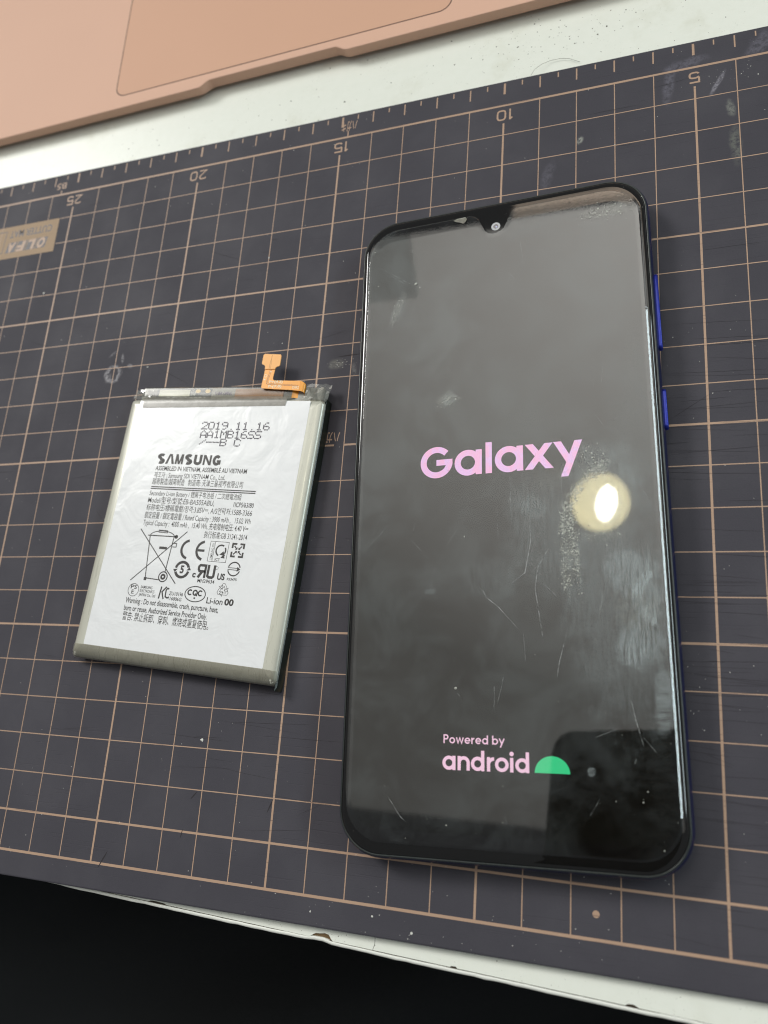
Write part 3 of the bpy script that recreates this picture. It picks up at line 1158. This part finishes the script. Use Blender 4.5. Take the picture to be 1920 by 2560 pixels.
for nm, y0, y1, lb in (('volume_key', 33.1, 53.2, 'long bright blue volume key'), ('power_key', 13.2, 23.2, 'short bright blue power key')):
    V, F = key(y0, y1)
    mesh(nm, V, F, M_BUTTON, phone, True, label=lb)

# ------------------------------------------------------------------ battery
bat = thing('battery', 'flat silver phone battery with white printed label and orange flex cable', 'battery', (-29.5, -23.5, 0), R(-4.55))


def mat_pouch():
    t = T('pouch_foil')
    st = t.noise(1.0, 3, 0.6, t.scaled(t.co(), (1.2, 0.12, 1)))
    c = t.mix(t.noise(0.06, 3), (0.48, 0.475, 0.41), (0.55, 0.55, 0.47))
    t.set(color=c, rough=t.step(st, 0.3, 0.7, 0.24, 0.40), metal=0.15, spec=0.5, coat=0.35, coatr=0.15, normal=t.bump(st, 0.06, 0.00015))
    return t.m


M_POUCH = mat_pouch()
M_FOIL = simple('black_side_foil', (0.016, 0.020, 0.015), 0.28, spec=0.5, var=0.3, scale=0.6, bump=0.2)


def mat_label():
    t = T('white_label')
    wr = t.noise(0.10, 3, 0.5, None, 0.8)
    fine = t.noise(0.5, 2)
    t.set(color=t.mix(fine, (0.735, 0.745, 0.76), (0.775, 0.785, 0.80)), rough=0.30, spec=0.5, coat=0.5, coatr=0.12,
          normal=t.bump(t.math('ADD', wr, t.math('MULTIPLY', fine, 0.06)), 0.40, 0.0007))
    return t.m


M_LABEL = mat_label()
prof = [(0.9, 0.05), (0.35, 0.5), (0.12, 1.3), (0.05, 2.6), (0.15, 3.3), (0.55, 3.85), (1.15, 4.2), (2.1, 4.46), (3.3, 4.55)]
V, F = rr_loft(31.85, 38.1, 1.6, prof, 6)
mesh('pouch', V, F, M_POUCH, bat, True)
V, F = rr_loft(27.85, 35.75, 0.3, [(0, 4.50), (0, 4.585)], 3, False, True, 0.0, 1.45)
mesh('label', V, F, M_LABEL, bat, label='white printed label on the battery face')
# dark side strip with folded flap
V = []
F = []
ys = [-39.2, -38.2, -30, -15, 0, 15, 30, 38.3]
for k, y in enumerate(ys):
    bulge = 0.0 if 0 < k < 7 else -0.15
    V += [(31.55, y, 3.45), (31.92 + bulge, y + (0.0), 3.05), (31.98 + bulge, y, 1.6), (32.05 + bulge, y, 0.15), (31.2, y, 0.1)]
for k in range(len(ys) - 1):
    for i in range(4):
        F.append((k * 5 + i, k * 5 + i + 1, (k + 1) * 5 + i + 1, (k + 1) * 5 + i))
F += [(0, 1, 2, 3, 4), tuple((len(ys) - 1) * 5 + i for i in (4, 3, 2, 1, 0))]
mesh('side_foil', V, F, M_FOIL, bat, False, label='dark folded foil along the battery side')


def mat_tape(name, tint, dif, f, gloss=0.02, rough=0.30, bmp=0.12):
    t = T(name)
    tr = t.n('ShaderNodeBsdfTransparent')
    tr.inputs[0].default_value = (*tint, 1)
    df = t.n('ShaderNodeBsdfDiffuse')
    df.inputs[0].default_value = (*dif, 1)
    gl = t.n('ShaderNodeBsdfGlossy')
    gl.inputs['Roughness'].default_value = rough
    gl.inputs['Color'].default_value = (0.9, 0.9, 0.9, 1)
    fr = t.n('ShaderNodeFresnel')
    fr.inputs[0].default_value = 1.45
    nrm = t.bump(t.noise(0.35, 3, 0.5), bmp, 0.0004)
    t.put(gl.inputs['Normal'], nrm)
    t.put(fr.inputs['Normal'], nrm)
    a = t.mixsh(t.step(t.noise(0.4, 3), 0.3, 0.7, f * 0.8, min(1, f * 1.2)), tr.outputs[0], df.outputs[0])
    t.surf(t.mixsh(t.math('ADD', fr.outputs[0], gloss, clamp=True), a, gl.outputs[0]))
    return t.m


M_TAPE = mat_tape('grey_tape', (0.66, 0.65, 0.61), (0.34, 0.325, 0.28), 0.42)
M_CLEARTAPE = mat_tape('clear_tape', (0.88, 0.88, 0.85), (0.45, 0.45, 0.42), 0.07, 0.0, 0.25, 0.05)
M_ENDTAPE = mat_tape('end_tape_clear', (0.93, 0.92, 0.87), (0.50, 0.49, 0.42), 0.2)
M_CLEAR = mat_tape('clear_film', (0.86, 0.87, 0.84), (0.5, 0.5, 0.46), 0.16, 0.08, 0.14, 0.3)
# tape over the lower end, wrapping the shoulder
sec = [(-34.35, 4.60), (-35.0, 4.60), (-36.0, 4.54), (-37.0, 4.27), (-37.6, 3.92), (-38.0, 3.36), (-38.12, 2.6), (-38.05, 1.2)]
xs_ = [-32.05, -31.8, -31.3, -30.7, -29.6, -28.2, 28.2, 29.6, 30.7, 31.3, 31.75]
zs_ = [-1.9, -0.95, -0.5, -0.18, 0.0, 0.03, 0.03, 0.0, -0.18, -0.5, -0.95]
V = [(x, y + (-0.25 if i == 0 else 0), max(0.3, z_ + min(0, dz) * (1.0 if z_ > 3 else 0.3))) for i, (x, dz) in enumerate(zip(xs_, zs_)) for y, z_ in sec]
F = [(i * 8 + j, (i + 1) * 8 + j, (i + 1) * 8 + j + 1, i * 8 + j + 1) for i in range(len(xs_) - 1) for j in range(7)]
mesh('end_tape', V, [f[::-1] for f in F], M_ENDTAPE, bat, True)

# circuit bay along the upper end
M_BAY = simple('bay_tray', (0.30, 0.30, 0.27), 0.45, var=0.2, scale=0.5)
mb = MB()
V, F = rr_loft(30.0, 2.05, 0.8, [(0, 0.2), (0, 2.6), (0.15, 2.8)], 4, True, True, 0.6, 39.9)
mesh('circuit_bay', V, F, M_BAY, bat)
mb = MB()
mb.box(-24.0, 38.35, 2.82, -5.2, 41.55, 3.05)
pcb = mb.build('circuit_board', simple('dark_green_board', (0.012, 0.028, 0.026), 0.35, var=0.4, scale=1.5), bat)
mb = MB()
mb.box(-23.0, 39.2, 3.06, -12.3, 41.2, 3.22)
mb.build('nickel_strip', simple('nickel', (0.60, 0.61, 0.50), 0.35, metal=0.3, var=0.06), pcb)
for px in (-9.7, -6.4):
    V, F = rr_loft(0.85, 0.62, 0.6, [(0, 3.05), (0, 3.16), (0.1, 3.2)], 4, True, True, px, 40.75)
    mesh('contact_pad', V, F, simple('gold_pad', (0.75, 0.55, 0.22), 0.35, metal=0.4), pcb)
mb = MB()
for k in range(9):
    x = -20 + k * 1.6 + rnd.uniform(-.3, .3)
    mb.box(x, 38.5, 3.05, x + rnd.uniform(0.5, 1.1), 38.95, 3.25)
for k in range(4):
    mb.box(-12.0 + k * 0.42, 39.4, 3.05, -11.78 + k * 0.42, 41.0, 3.12)
mb.build('solder_joints', simple('solder', (0.45, 0.47, 0.46), 0.35, metal=0.4), pcb)
mb = MB()
mb.box(-5.0, 38.4, 2.82, 2.6, 41.55, 3.0)
pap = mb.build('paper_tag', simple('pale_paper', (0.55, 0.54, 0.48), 0.7, var=0.1), bat)
mb = MB()
write(mb, '4N', 0.5, 1.6, 39.55, 1.0, 3.02, 0.03)
for k in range(30):
    x = rnd.uniform(-3.9, 0.4)
    mb.stroke([(x, 39.6 + rnd.uniform(0, .3)), (x + rnd.uniform(-.4, .6), 40.4 + rnd.uniform(0, .3))], 0.16, 3.03)
mb.build('purple_stamp', simple('purple_ink', (0.10, 0.05, 0.16), 0.6), pap)
mb = MB()
mb.box(2.7, 38.4, 2.82, 18.2, 41.5, 3.02)
mb.build('copper_foil', simple('copper', (0.66, 0.34, 0.15), 0.5, var=0.18, scale=0.5), bat)
# grey tape from the label down the slope, then clear tape over the bay


def tape_strip(name, sec, xl0, xl1, xr0, xr1, tilt, mat, label):
    V, F = [], []
    m_ = len(sec)
    for i in range(30):
        t_ = i / 29
        for j, (y, z_) in enumerate(sec):
            f = j / (m_ - 1)
            xl, xr = xl0 + (xl1 - xl0) * f, xr0 + (xr1 - xr0) * f
            V.append((xl + (xr - xl) * t_, y + tilt(f) * t_, z_ + 0.02 * math.sin(i * 0.9 + j)))
    for i in range(29):
        for j in range(m_ - 1):
            F.append((i * m_ + j, (i + 1) * m_ + j, (i + 1) * m_ + j + 1, i * m_ + j + 1))
    mesh(name, V, F, mat, bat, True, label=label)


tape_strip('edge_tape', [(34.85, 4.66), (36.2, 4.69), (37.5, 4.66), (38.0, 4.40), (38.5, 3.9), (38.75, 3.68)], -26.5, -27.6, 20.4, 21.2, lambda f: 0.9 * (1 - f) + 0.25 * f, M_TAPE, 'grey beige tape across the upper edge of the label')
tape_strip('cover_tape', [(38.70, 3.66), (39.3, 3.50), (40.4, 3.44), (41.5, 3.42), (41.95, 3.36), (42.05, 2.4)], -27.6, -28.6, 21.2, 21.4, lambda f: 0.25, M_CLEARTAPE, 'clear tape over the circuit bay')
# crumpled clear wrap at both upper corners
def crumple(name, x0, x1, y0, y1, z0, z1, seed):
    q = random.Random(seed)
    V, F = [], []
    nx, ny = 9, 6
    for j in range(ny):
        for i in range(nx):
            a, b = i / (nx - 1), j / (ny - 1)
            x = x0 + (x1 - x0) * a + (q.uniform(-.25, .25))
            y = y0 + (y1 - y0) * b + q.uniform(-.25, .25) - (1.6 * max(0, a - 0.75) if x1 > 0 else 0)
            V.append((x, y, z0 + (z1 - z0) * (b ** 0.8) + q.uniform(-.22, .22) - (1.2 * max(0, a - 0.7) if x1 > 0 else 1.0 * max(0, 0.3 - a))))
    for j in range(ny - 1):
        for i in range(nx - 1):
            k = j * nx + i
            F += [(k, k + 1, k + nx + 1), (k, k + nx + 1, k + nx)]
    mesh(name, V, F, M_CLEAR, bat, False, label='crumpled clear wrap at a battery corner')


crumple('corner_wrap', 25.2, 32.3, 37.6, 42.9, 4.5, 2.9, 3)
crumple('corner_wrap', -31.6, -25.0, 37.7, 41.2, 4.2, 2.9, 5)

# flex cable
M_FLEX = simple('orange_flex', (0.86, 0.345, 0.018), 0.32, spec=0.5, var=0.10, scale=0.5, coat=0.3)
M_FLEXH = simple('orange_stiffener', (0.88, 0.43, 0.12), 0.40, spec=0.4, var=0.06, scale=0.5)
flex_z = 4.0


def prism(pts, z0, z1):
    n_ = len(pts)
    V = [(x, y, z0) for x, y in pts] + [(x, y, z1) for x, y in pts]
    F = [tuple(range(n_ - 1, -1, -1)), tuple(range(n_, 2 * n_))] + [(i, (i + 1) % n_, n_ + (i + 1) % n_, n_ + i) for i in range(n_)]
    return V, F


arm = [(11.45, 41.45), (11.75, 41.15), (16.0, 40.85), (21.0, 40.6), (23.4, 40.35), (23.4, 43.3), (15.4, 43.45), (14.75, 43.7), (14.6, 44.3), (14.78, 47.2), (11.6, 47.0)]
V, F = prism(arm, flex_z, flex_z + 0.12)
flex = mesh('flex_cable', V, F, M_FLEX, bat, label='orange flex cable folded over the upper end')
head = [(11.6, 46.85), (14.78, 46.85), (14.95, 47.25), (15.3, 47.55), (15.95, 47.7), (16.15, 48.1), (16.05, 50.9), (15.75, 51.25), (10.75, 51.55), (10.35, 51.2), (10.3, 48.75), (10.55, 48.35), (11.2, 48.1), (11.55, 47.7)]
V, F = prism(head, flex_z + 0.125, flex_z + 0.34)
mesh('connector_head', V, F, M_FLEXH, flex, label='pale orange plug end of the flex cable')
# curl at the end of the arm: over the edge and back underneath
V, F = [], []
cur = [(23.38, 4.06)] + [(23.6 + 1.25 * math.sin(R(a)), 4.06 - 0.75 + 0.75 * math.cos(R(a))) for a in range(12, 181, 14)] + [(21.0, 2.75 + 0.5)]
for i, (x, z_) in enumerate(cur):
    t_ = i / (len(cur) - 1)
    V += [(x, 40.35 - 1.7 * t_ ** 1.5, z_ + 0.0), (x, 43.3 - 1.9 * t_, z_ + 0.0)]
for i in range(len(cur) - 1):
    F.append((2 * i, 2 * i + 2, 2 * i + 3, 2 * i + 1)[::-1])
cu = mesh('curl', V, [f[::-1] for f in F], M_FLEX, flex, True)
# dark copper traces and pale markings
mb = MB()
z = flex_z + 0.127
mb.stroke([(13.3, 46.8), (12.85, 43.3), (12.95, 42.5), (13.3, 42.3), (22.9, 41.75)], 0.13, z)
mb.stroke([(13.75, 46.8), (13.15, 43.2), (13.3, 42.75), (14.5, 42.55), (22.9, 42.0)], 0.10, z)
mb.build('traces', simple('dark_trace', (0.20, 0.055, 0.008), 0.4), flex)
mb = MB()
mb.stroke([(13.15, 51.2), (13.15, 49.8), (12.95, 49.2), (12.95, 47.0)], 0.10, flex_z + 0.345)
mb.stroke([(13.15, 49.8), (13.35, 49.2), (13.30, 47.0)], 0.08, flex_z + 0.345)
mb.build('head_trace', simple('head_trace', (0.30, 0.12, 0.025), 0.5), flex)
mb = MB()
write(mb, 'P+(4.2)', 13.7, 17.9, 42.72, 0.70, z + 0.01, 0.03)
write(mb, 'P-(7.8)', 13.6, 17.8, 41.35, 0.70, z + 0.01, 0.03)
write(mb, 'DIR2', 21.2, 23.2, 41.0, 0.7, z + 0.01, 0.012)
mb.arc(12.15, 44.9, 0.42, 0.42, 0, 360, 0.14, z)
mb.rect(11.75, 43.6, 12.3, 44.0, z)
mb.rect(13.2, 46.0, 13.9, 46.2, z)
mb.build('cable_marking', simple('pale_marking', (0.85, 0.72, 0.52), 0.6), flex)

# ---- printing on the label
M_INK = simple('black_ink', (0.018, 0.016, 0.015), 0.45, var=0.25, scale=1.0)
LZB = 4.597
mb = MB()
TL = [("ASSEMBLED IN VIETNAM, ASSEMBL\u00c9 AU VIETNAM", -17.2, 12.5, 16.0, 1.12, .006),
      ("\uc81c\uc870\uc790 : Samsung SDI VIETNAM Co., Ltd.", -17.2, 6.1, 13.95, 1.18, .006),
      ("\u8d8a\u5357\u88fd\u9020/\u8d8a\u5357\u5236\u9020   \u5236\u9020\u5546: \u5929\u6d25\u4e09\u661f\u89c6\u754c\u6709\u9650\u516c\u53f8", -17.3, 12.1, 11.95, 1.30, .006),
      ("Secondary Li-ion Battery / \u9502\u79bb\u5b50\u7535\u6c60\u7ec4 / \u4e8c\u6b21\u92f0\u96fb\u6c60\u7d44", -17.3, 12.4, 8.6, 1.18, .004),
      ("Model/\u578b\u53f7/\u578b\u865f:EB-BA505ABU,", -17.3, 4.4, 6.5, 1.28, .010),
      ("1ICP5/63/80", 10.45, 16.6, 6.55, 1.15, .004),
      ("\u6807\u79f0\u7535\u538b/\u6a19\u7a31\u96fb\u58d3/\uc815\uaca9:3.85V\u2393, A/S\uc5f0\ub77d\ucc98:1588-3366", -17.3, 16.55, 4.35, 1.28, .004),
      ("\u989d\u5b9a\u5bb9\u91cf / \u984d\u5b9a\u96fb\u5bb9\u91cf / Rated Capacity : 3900 mAh ,   15.02 Wh", -17.3, 16.6, 2.1, 1.28, .004),
      ("Typical Capacity :  4000 mAh ,  15.40 Wh, \u5145\u7535\u9650\u5236\u7535\u538b: 4.40 V\u2393", -17.25, 16.3, 0.0, 1.28, .004),
      ("\u6267\u884c\u6807\u51c6:GB 31241-2014", 3.2, 16.45, -2.3, 1.28, .004),
      ("Warning : Do not disassemble, crush, puncture, heat,", -17.25, 12.1, -21.85, 1.28, .004),
      ("burn or reuse. Authorized Service Provider Only.", -17.2, 9.15, -23.95, 1.28, .004),
      ("\u8b66\u544a: \u7981\u6b62\u62c6\u5378\u3001\u7a7f\u523a\u3001\u71c3\u70e7\u6216\u91cd\u590d\u4f7f\u7528\u3002", -17.1, 10.2, -26.4, 1.55, .004),
      ("SAMSUNG", -13.3, -9.5, -17.62, 0.66, .004), ("ELECTRONICS", -13.35, -8.6, -18.65, 0.66, .004), ("JAPAN Co., Ltd", -13.4, -8.1, -19.7, 0.66, .004),
      ("ZU10196", -3.85, 0.55, -18.66, 0.86, .004), ("-16006G", -3.9, 0.35, -19.98, 0.80, .004),
      ("MH29634", 4.05, 9.25, -14.5, 0.82, .004), ("R33475", 12.85, 15.8, -13.22, 0.55, .02),
      ("Li-ion", 8.05, 12.95, -19.75, 1.42, .004), ("00", 13.45, 16.2, -19.70, 1.42, .03),
      ("c", 2.1, 3.15, -13.25, 1.42, .03), ("US", 9.8, 12.1, -13.28, 1.40, .03), ("ICT", 8.0, 9.6, -8.35, 0.58, .01),
      ("PS", -16.5, -14.5, -17.95, 0.95, .004), ("E", -16.0, -15.2, -19.3, 0.95, .004), ("5", -2.0, -0.8, -12.45, 1.75, .03)]
for s_, x0, x1, y, cap, bd in TL:
    wide = any(ord(c_) > 0x2f00 for c_ in s_)
    write(mb, s_, x0, x1, y, cap * 1.12, LZB, 0.004 if wide else bd + 0.010)
mb.rect(-17.3, 10.98, 16.4, 11.28, LZB)
mb.rect(-17.3, 10.42, 16.4, 10.72, LZB)
V0, F0 = glyphs('SAMSUNG')
# vertical small maker name in the boxed mark
tmp = MB()
write(tmp, 'SAMSUNG SDI', 0, 4.4, 0, 0.62, 0, 0.004)
mb.add([(7.05 - v[1], -8.2 + v[0], LZB) for v in tmp.V], tmp.F)
mb.build('label_text', M_INK, bat)

# heavy wordmark drawn with wide strokes
mb = MB()
x = -17.3
cw, hh, s_w = 2.55, 2.95, 0.86
yb = 18.0


def S_path(x0, w, sl=0.0):
    pts = []
    for a in range(35, 271, 20):
        pts.append((x0 + w / 2 + (w / 2 - s_w / 2) * math.cos(R(a)), yb + hh * 0.735 + (hh * 0.265 - s_w * 0.36) * math.sin(R(a))))
    for a in range(90, -146, -20):
        pts.append((x0 + w / 2 + (w / 2 - s_w / 2) * math.cos(R(a)), yb + hh * 0.265 + (hh * 0.265 - s_w * 0.36) * math.sin(R(a))))
    return pts


step = (3.75 + 17.3 + 0.35) / 7
for k, c in enumerate('SAMSUNG'):
    x0 = -17.3 + k * step
    w = step - 0.42
    if c == 'S':
        mb.stroke(S_path(x0, w), s_w, LZB)
    elif c == 'A':
        mb.poly([(x0 - .2, yb), (x0 + .62, yb), (x0 + w / 2, yb + hh - .55), (x0 + w - .62, yb), (x0 + w + .2, yb), (x0 + w / 2 + .48, yb + hh), (x0 + w / 2 - .48, yb + hh)], LZB)
    elif c == 'M':
        mb.rect(x0, yb, x0 + .62, yb + hh, LZB)
        mb.rect(x0 + w - .62, yb, x0 + w, yb + hh, LZB)
        mb.poly([(x0, yb + hh), (x0 + w / 2 - .3, yb), (x0 + w / 2 + .3, yb), (x0 + w, yb + hh), (x0 + w - .75, yb + hh), (x0 + w / 2, yb + .9), (x0 + .75, yb + hh)], LZB)
    elif c == 'U':
        mb.stroke([(x0 + s_w / 2, yb + hh)] + [(x0 + w / 2 + (w / 2 - s_w / 2) * math.cos(R(a)), yb + .95 + (.95 - s_w / 2 + .1) * math.sin(R(a))) for a in range(180, 361, 20)] + [(x0 + w - s_w / 2, yb + hh)], s_w, LZB)
    elif c == 'N':
        mb.rect(x0, yb, x0 + .62, yb + hh, LZB)
        mb.rect(x0 + w - .62, yb, x0 + w, yb + hh, LZB)
        mb.poly([(x0, yb + hh), (x0 + w - .75, yb), (x0 + w, yb), (x0 + .75, yb + hh)], LZB)
    elif c == 'G':
        mb.stroke([(x0 + w / 2 + (w / 2 - s_w / 2) * math.cos(R(a)), yb + hh / 2 + (hh / 2 - s_w * 0.42) * math.sin(R(a))) for a in range(40, 341, 20)], s_w, LZB)
        mb.rect(x0 + w * .52, yb + hh * .34, x0 + w, yb + hh * .34 + .55, LZB)
        mb.rect(x0 + w - .62, yb + .25, x0 + w, yb + hh * .5, LZB)
mb.build('label_wordmark', M_INK, bat, label='heavy black maker name on the label')

# dot printed date and lot code
DOT = {'2': "01110 10001 00001 00010 00100 01000 11111", '0': "01110 10001 10001 10001 10001 10001 01110", '1': "00100 01100 00100 00100 00100 00100 01110",
       '9': "01110 10001 10001 01111 00001 00010 01100", '6': "00110 01000 10000 11110 10001 10001 01110", '.': "00000 00000 00000 00000 00000 00000 00100",
       'A': "00100 01010 10001 10001 11111 10001 10001", 'M': "10001 11011 10101 10101 10001 10001 10001", 'B': "11110 10001 10001 11110 10001 10001 11110",
       'S': "01111 10000 10000 01110 00001 00001 11110", '/': "00000 00001 00010 00100 01000 10000 00000", '-': "00000 00000 00000 11111 00000 00000 00000", 'C': "01110 10001 10000 10000 10000 10001 01110", ' ': ""}
mb = MB()
for s_, x0, x1, y0, hh_ in (("2019.11.16", -4.75, 16.7, 28.65, 2.0), ("AA1MB16SS", -4.6, 14.6, 26.1, 2.0), ("/--B C", -4.4, 8.55, 23.8, 1.9)):
    pitch = (x1 - x0) / (len(s_) - 0.22)
    for k, c in enumerate(s_):
        for r_, row in enumerate(DOT[c].split()):
            for q_, bit in enumerate(row):
                if bit == '1':
                    mb.disc(x0 + k * pitch + q_ * pitch * 0.78 / 4, y0 + hh_ * (6 - r_) / 6 + rnd.uniform(-.02, .02), 0.215, LZB, 7)
mb.build('date_code', simple('violet_black_ink', (0.035, 0.026, 0.045), 0.5), bat, label='dot printed date and lot code')

# symbols
mb = MB()
z = LZB
# crossed-out wheeled bin
mb.stroke([(-14.7, -2.85), (-5.4, -2.75)], 0.30, z)
mb.arc(-9.95, -2.95, 4.0, 1.55, 5, 175, 0.24, z)
mb.stroke([(-11.4, -1.2), (-8.6, -1.25), (-8.55, -1.85), (-11.35, -1.8)], 0.22, z, True)
mb.stroke([(-13.95, -2.9), (-12.55, -14.7), (-7.6, -14.9)], 0.27, z)
mb.stroke([(-6.1, -2.8), (-6.6, -12.6)], 0.27, z)
mb.arc(-6.95, -13.95, 1.35, 1.35, 0, 360, 0.32, z)
mb.arc(-6.95, -13.95, 0.55, 0.55, 0, 360, 0.55, z)
mb.disc(-5.4, -2.75, 0.55, z)
mb.rect(-12.95, -15.35, -12.1, -14.5, z)
mb.stroke([(-6.0, -4.6), (-4.8, -4.6), (-4.8, -5.6), (-6.0, -5.6)], 0.25, z)
mb.rect(-10.15, -6.45, -7.65, -5.75, z)
mb.stroke([(-17.55, -1.2), (-2.6, -15.5)], 0.27, z)
mb.stroke([(-2.2, -1.1), (-17.2, -15.7)], 0.27, z)
# conformity letters
for cx_ in (-0.45, 4.35):
    mb.arc(cx_, -5.95, 2.45, 2.45, 100, 260, 0.72, z)
mb.rect(2.3, -6.28, 4.35, -5.62, z)
# boxed mark
mb.stroke([(5.8, -3.2), (11.45, -3.2), (11.45, -8.65), (5.8, -8.65)], 0.13, z, True)
mb.stroke([(7.25, -3.2), (7.25, -8.65)], 0.12, z)
mb.arc(9.35, -5.55, 1.45, 1.45, 60, 250, 0.42, z)
mb.arc(9.35, -5.55, 1.45, 1.45, -30, 35, 0.42, z)
mb.poly([(9.1, -6.7), (10.9, -6.9), (10.2, -5.7)], z)
mb.poly([(9.6, -7.5), (10.9, -7.6), (10.6, -6.3)], z)
# four-arrow mark
for a in range(4):
    ca, sa = math.cos(R(90 * a)), math.sin(R(90 * a))
    def rt(px, py):
        return (14.38 + px * ca - py * sa, -5.15 + px * sa + py * ca)
    mb.stroke([rt(0.5, 1.7), rt(1.7, 1.7), rt(1.7, 0.45)], 0.52, z)
    mb.stroke([rt(0.45, 0.45), rt(1.15, 1.15)], 0.34, z)
    mb.poly([rt(0.15, 0.15), rt(0.85, 0.15), rt(0.15, 0.85)], z)
# figure in a ring of two arrows
mb.arc(-1.4, -11.55, 2.05, 2.05, 20, 170, 0.75, z)
mb.arc(-1.4, -11.55, 2.05, 2.05, 200, 350, 0.75, z)
mb.poly([(-4.2, -11.6), (-2.8, -11.4), (-3.6, -12.4)], z)
mb.poly([(1.4, -11.5), (0.0, -11.7), (0.8, -10.7)], z)
# reversed R joined with U
mb.stroke([(5.85, -13.25), (5.85, -9.9), (4.1, -9.9), (3.75, -10.3), (3.75, -11.0), (4.1, -11.5), (5.85, -11.5)], 0.68, z)
mb.stroke([(4.9, -11.6), (3.9, -13.25)], 0.78, z)
mb.stroke([(6.75, -9.6), (6.75, -12.6), (7.2, -12.95), (8.2, -12.95), (8.6, -12.6), (8.6, -9.6)], 0.72, z)
mb.arc(9.2, -10.25, 0.40, 0.40, 0, 360, 0.09, z)
# circle with arrow
mb.arc(14.37, -10.15, 1.78, 1.78, 15, 165, 0.34, z)
mb.arc(14.37, -10.15, 1.78, 1.78, 195, 345, 0.34, z)
mb.rect(12.5, -10.0, 15.6, -9.8, z)
mb.rect(12.5, -10.5, 15.6, -10.3, z)
mb.poly([(15.3, -9.5), (16.3, -10.15), (15.3, -10.8)], z)
# round mark, letter monogram, oval mark
mb.arc(-15.5, -18.25, 1.72, 1.72, 0, 360, 0.15, z)
mb.stroke([(-6.6, -16.6), (-6.9, -19.9)], 0.42, z)
mb.stroke([(-5.0, -16.55), (-6.2, -18.0), (-5.4, -19.9)], 0.40, z)
mb.stroke([(-4.1, -17.1), (-4.6, -16.9), (-5.0, -17.5), (-4.9, -19.2), (-4.2, -19.5), (-3.7, -19.2)], 0.40, z)
mb.arc(4.2, -17.7, 3.15, 2.02, 0, 360, 0.26, z, 40)
for cx_, a0 in ((2.55, 45), (5.75, 45)):
    mb.arc(cx_, -17.35, 0.62, 0.62, a0, 315, 0.40, z)
mb.arc(4.15, -17.35, 0.62, 0.62, 0, 360, 0.40, z)
mb.stroke([(4.2, -17.5), (4.85, -18.2)], 0.3, z)
mb.rect(3.95, -18.95, 4.45, -18.55, z)
# three-arrow recycling triangle in outline
for a in range(3):
    ca, sa = math.cos(R(120 * a)), math.sin(R(120 * a))
    def rt(px, py):
        return (12.35 + px * ca - py * sa, -15.95 + px * sa + py * ca)
    mb.stroke([rt(-0.9, 0.55), rt(-0.35, 1.75), rt(0.35, 1.75), rt(1.15, 0.5), rt(1.45, 0.7), rt(1.25, -0.35), rt(0.35, 0.05), rt(0.65, 0.2), rt(0.15, 1.1), rt(-0.35, 0.25)], 0.12, z, True)
mb.build('label_symbols', M_INK, bat)

# ------------------------------------------------------------------ the phone that takes the picture (mirrored in the screen)
held = thing('camera_phone', 'dark phone held above, mirrored as a black rounded corner in the screen', 'smartphone')
held.matrix_world = M
V, F = rr_loft(36, 76, 10, [(0.8, 4.0), (0, 5.0), (0, 11.0), (0.8, 12.0)], 8, True, True, -21.0, -64.6)
mesh('housing', V, F, simple('dark_housing', (0.10, 0.08, 0.065), 0.45), held, label='dark housing')
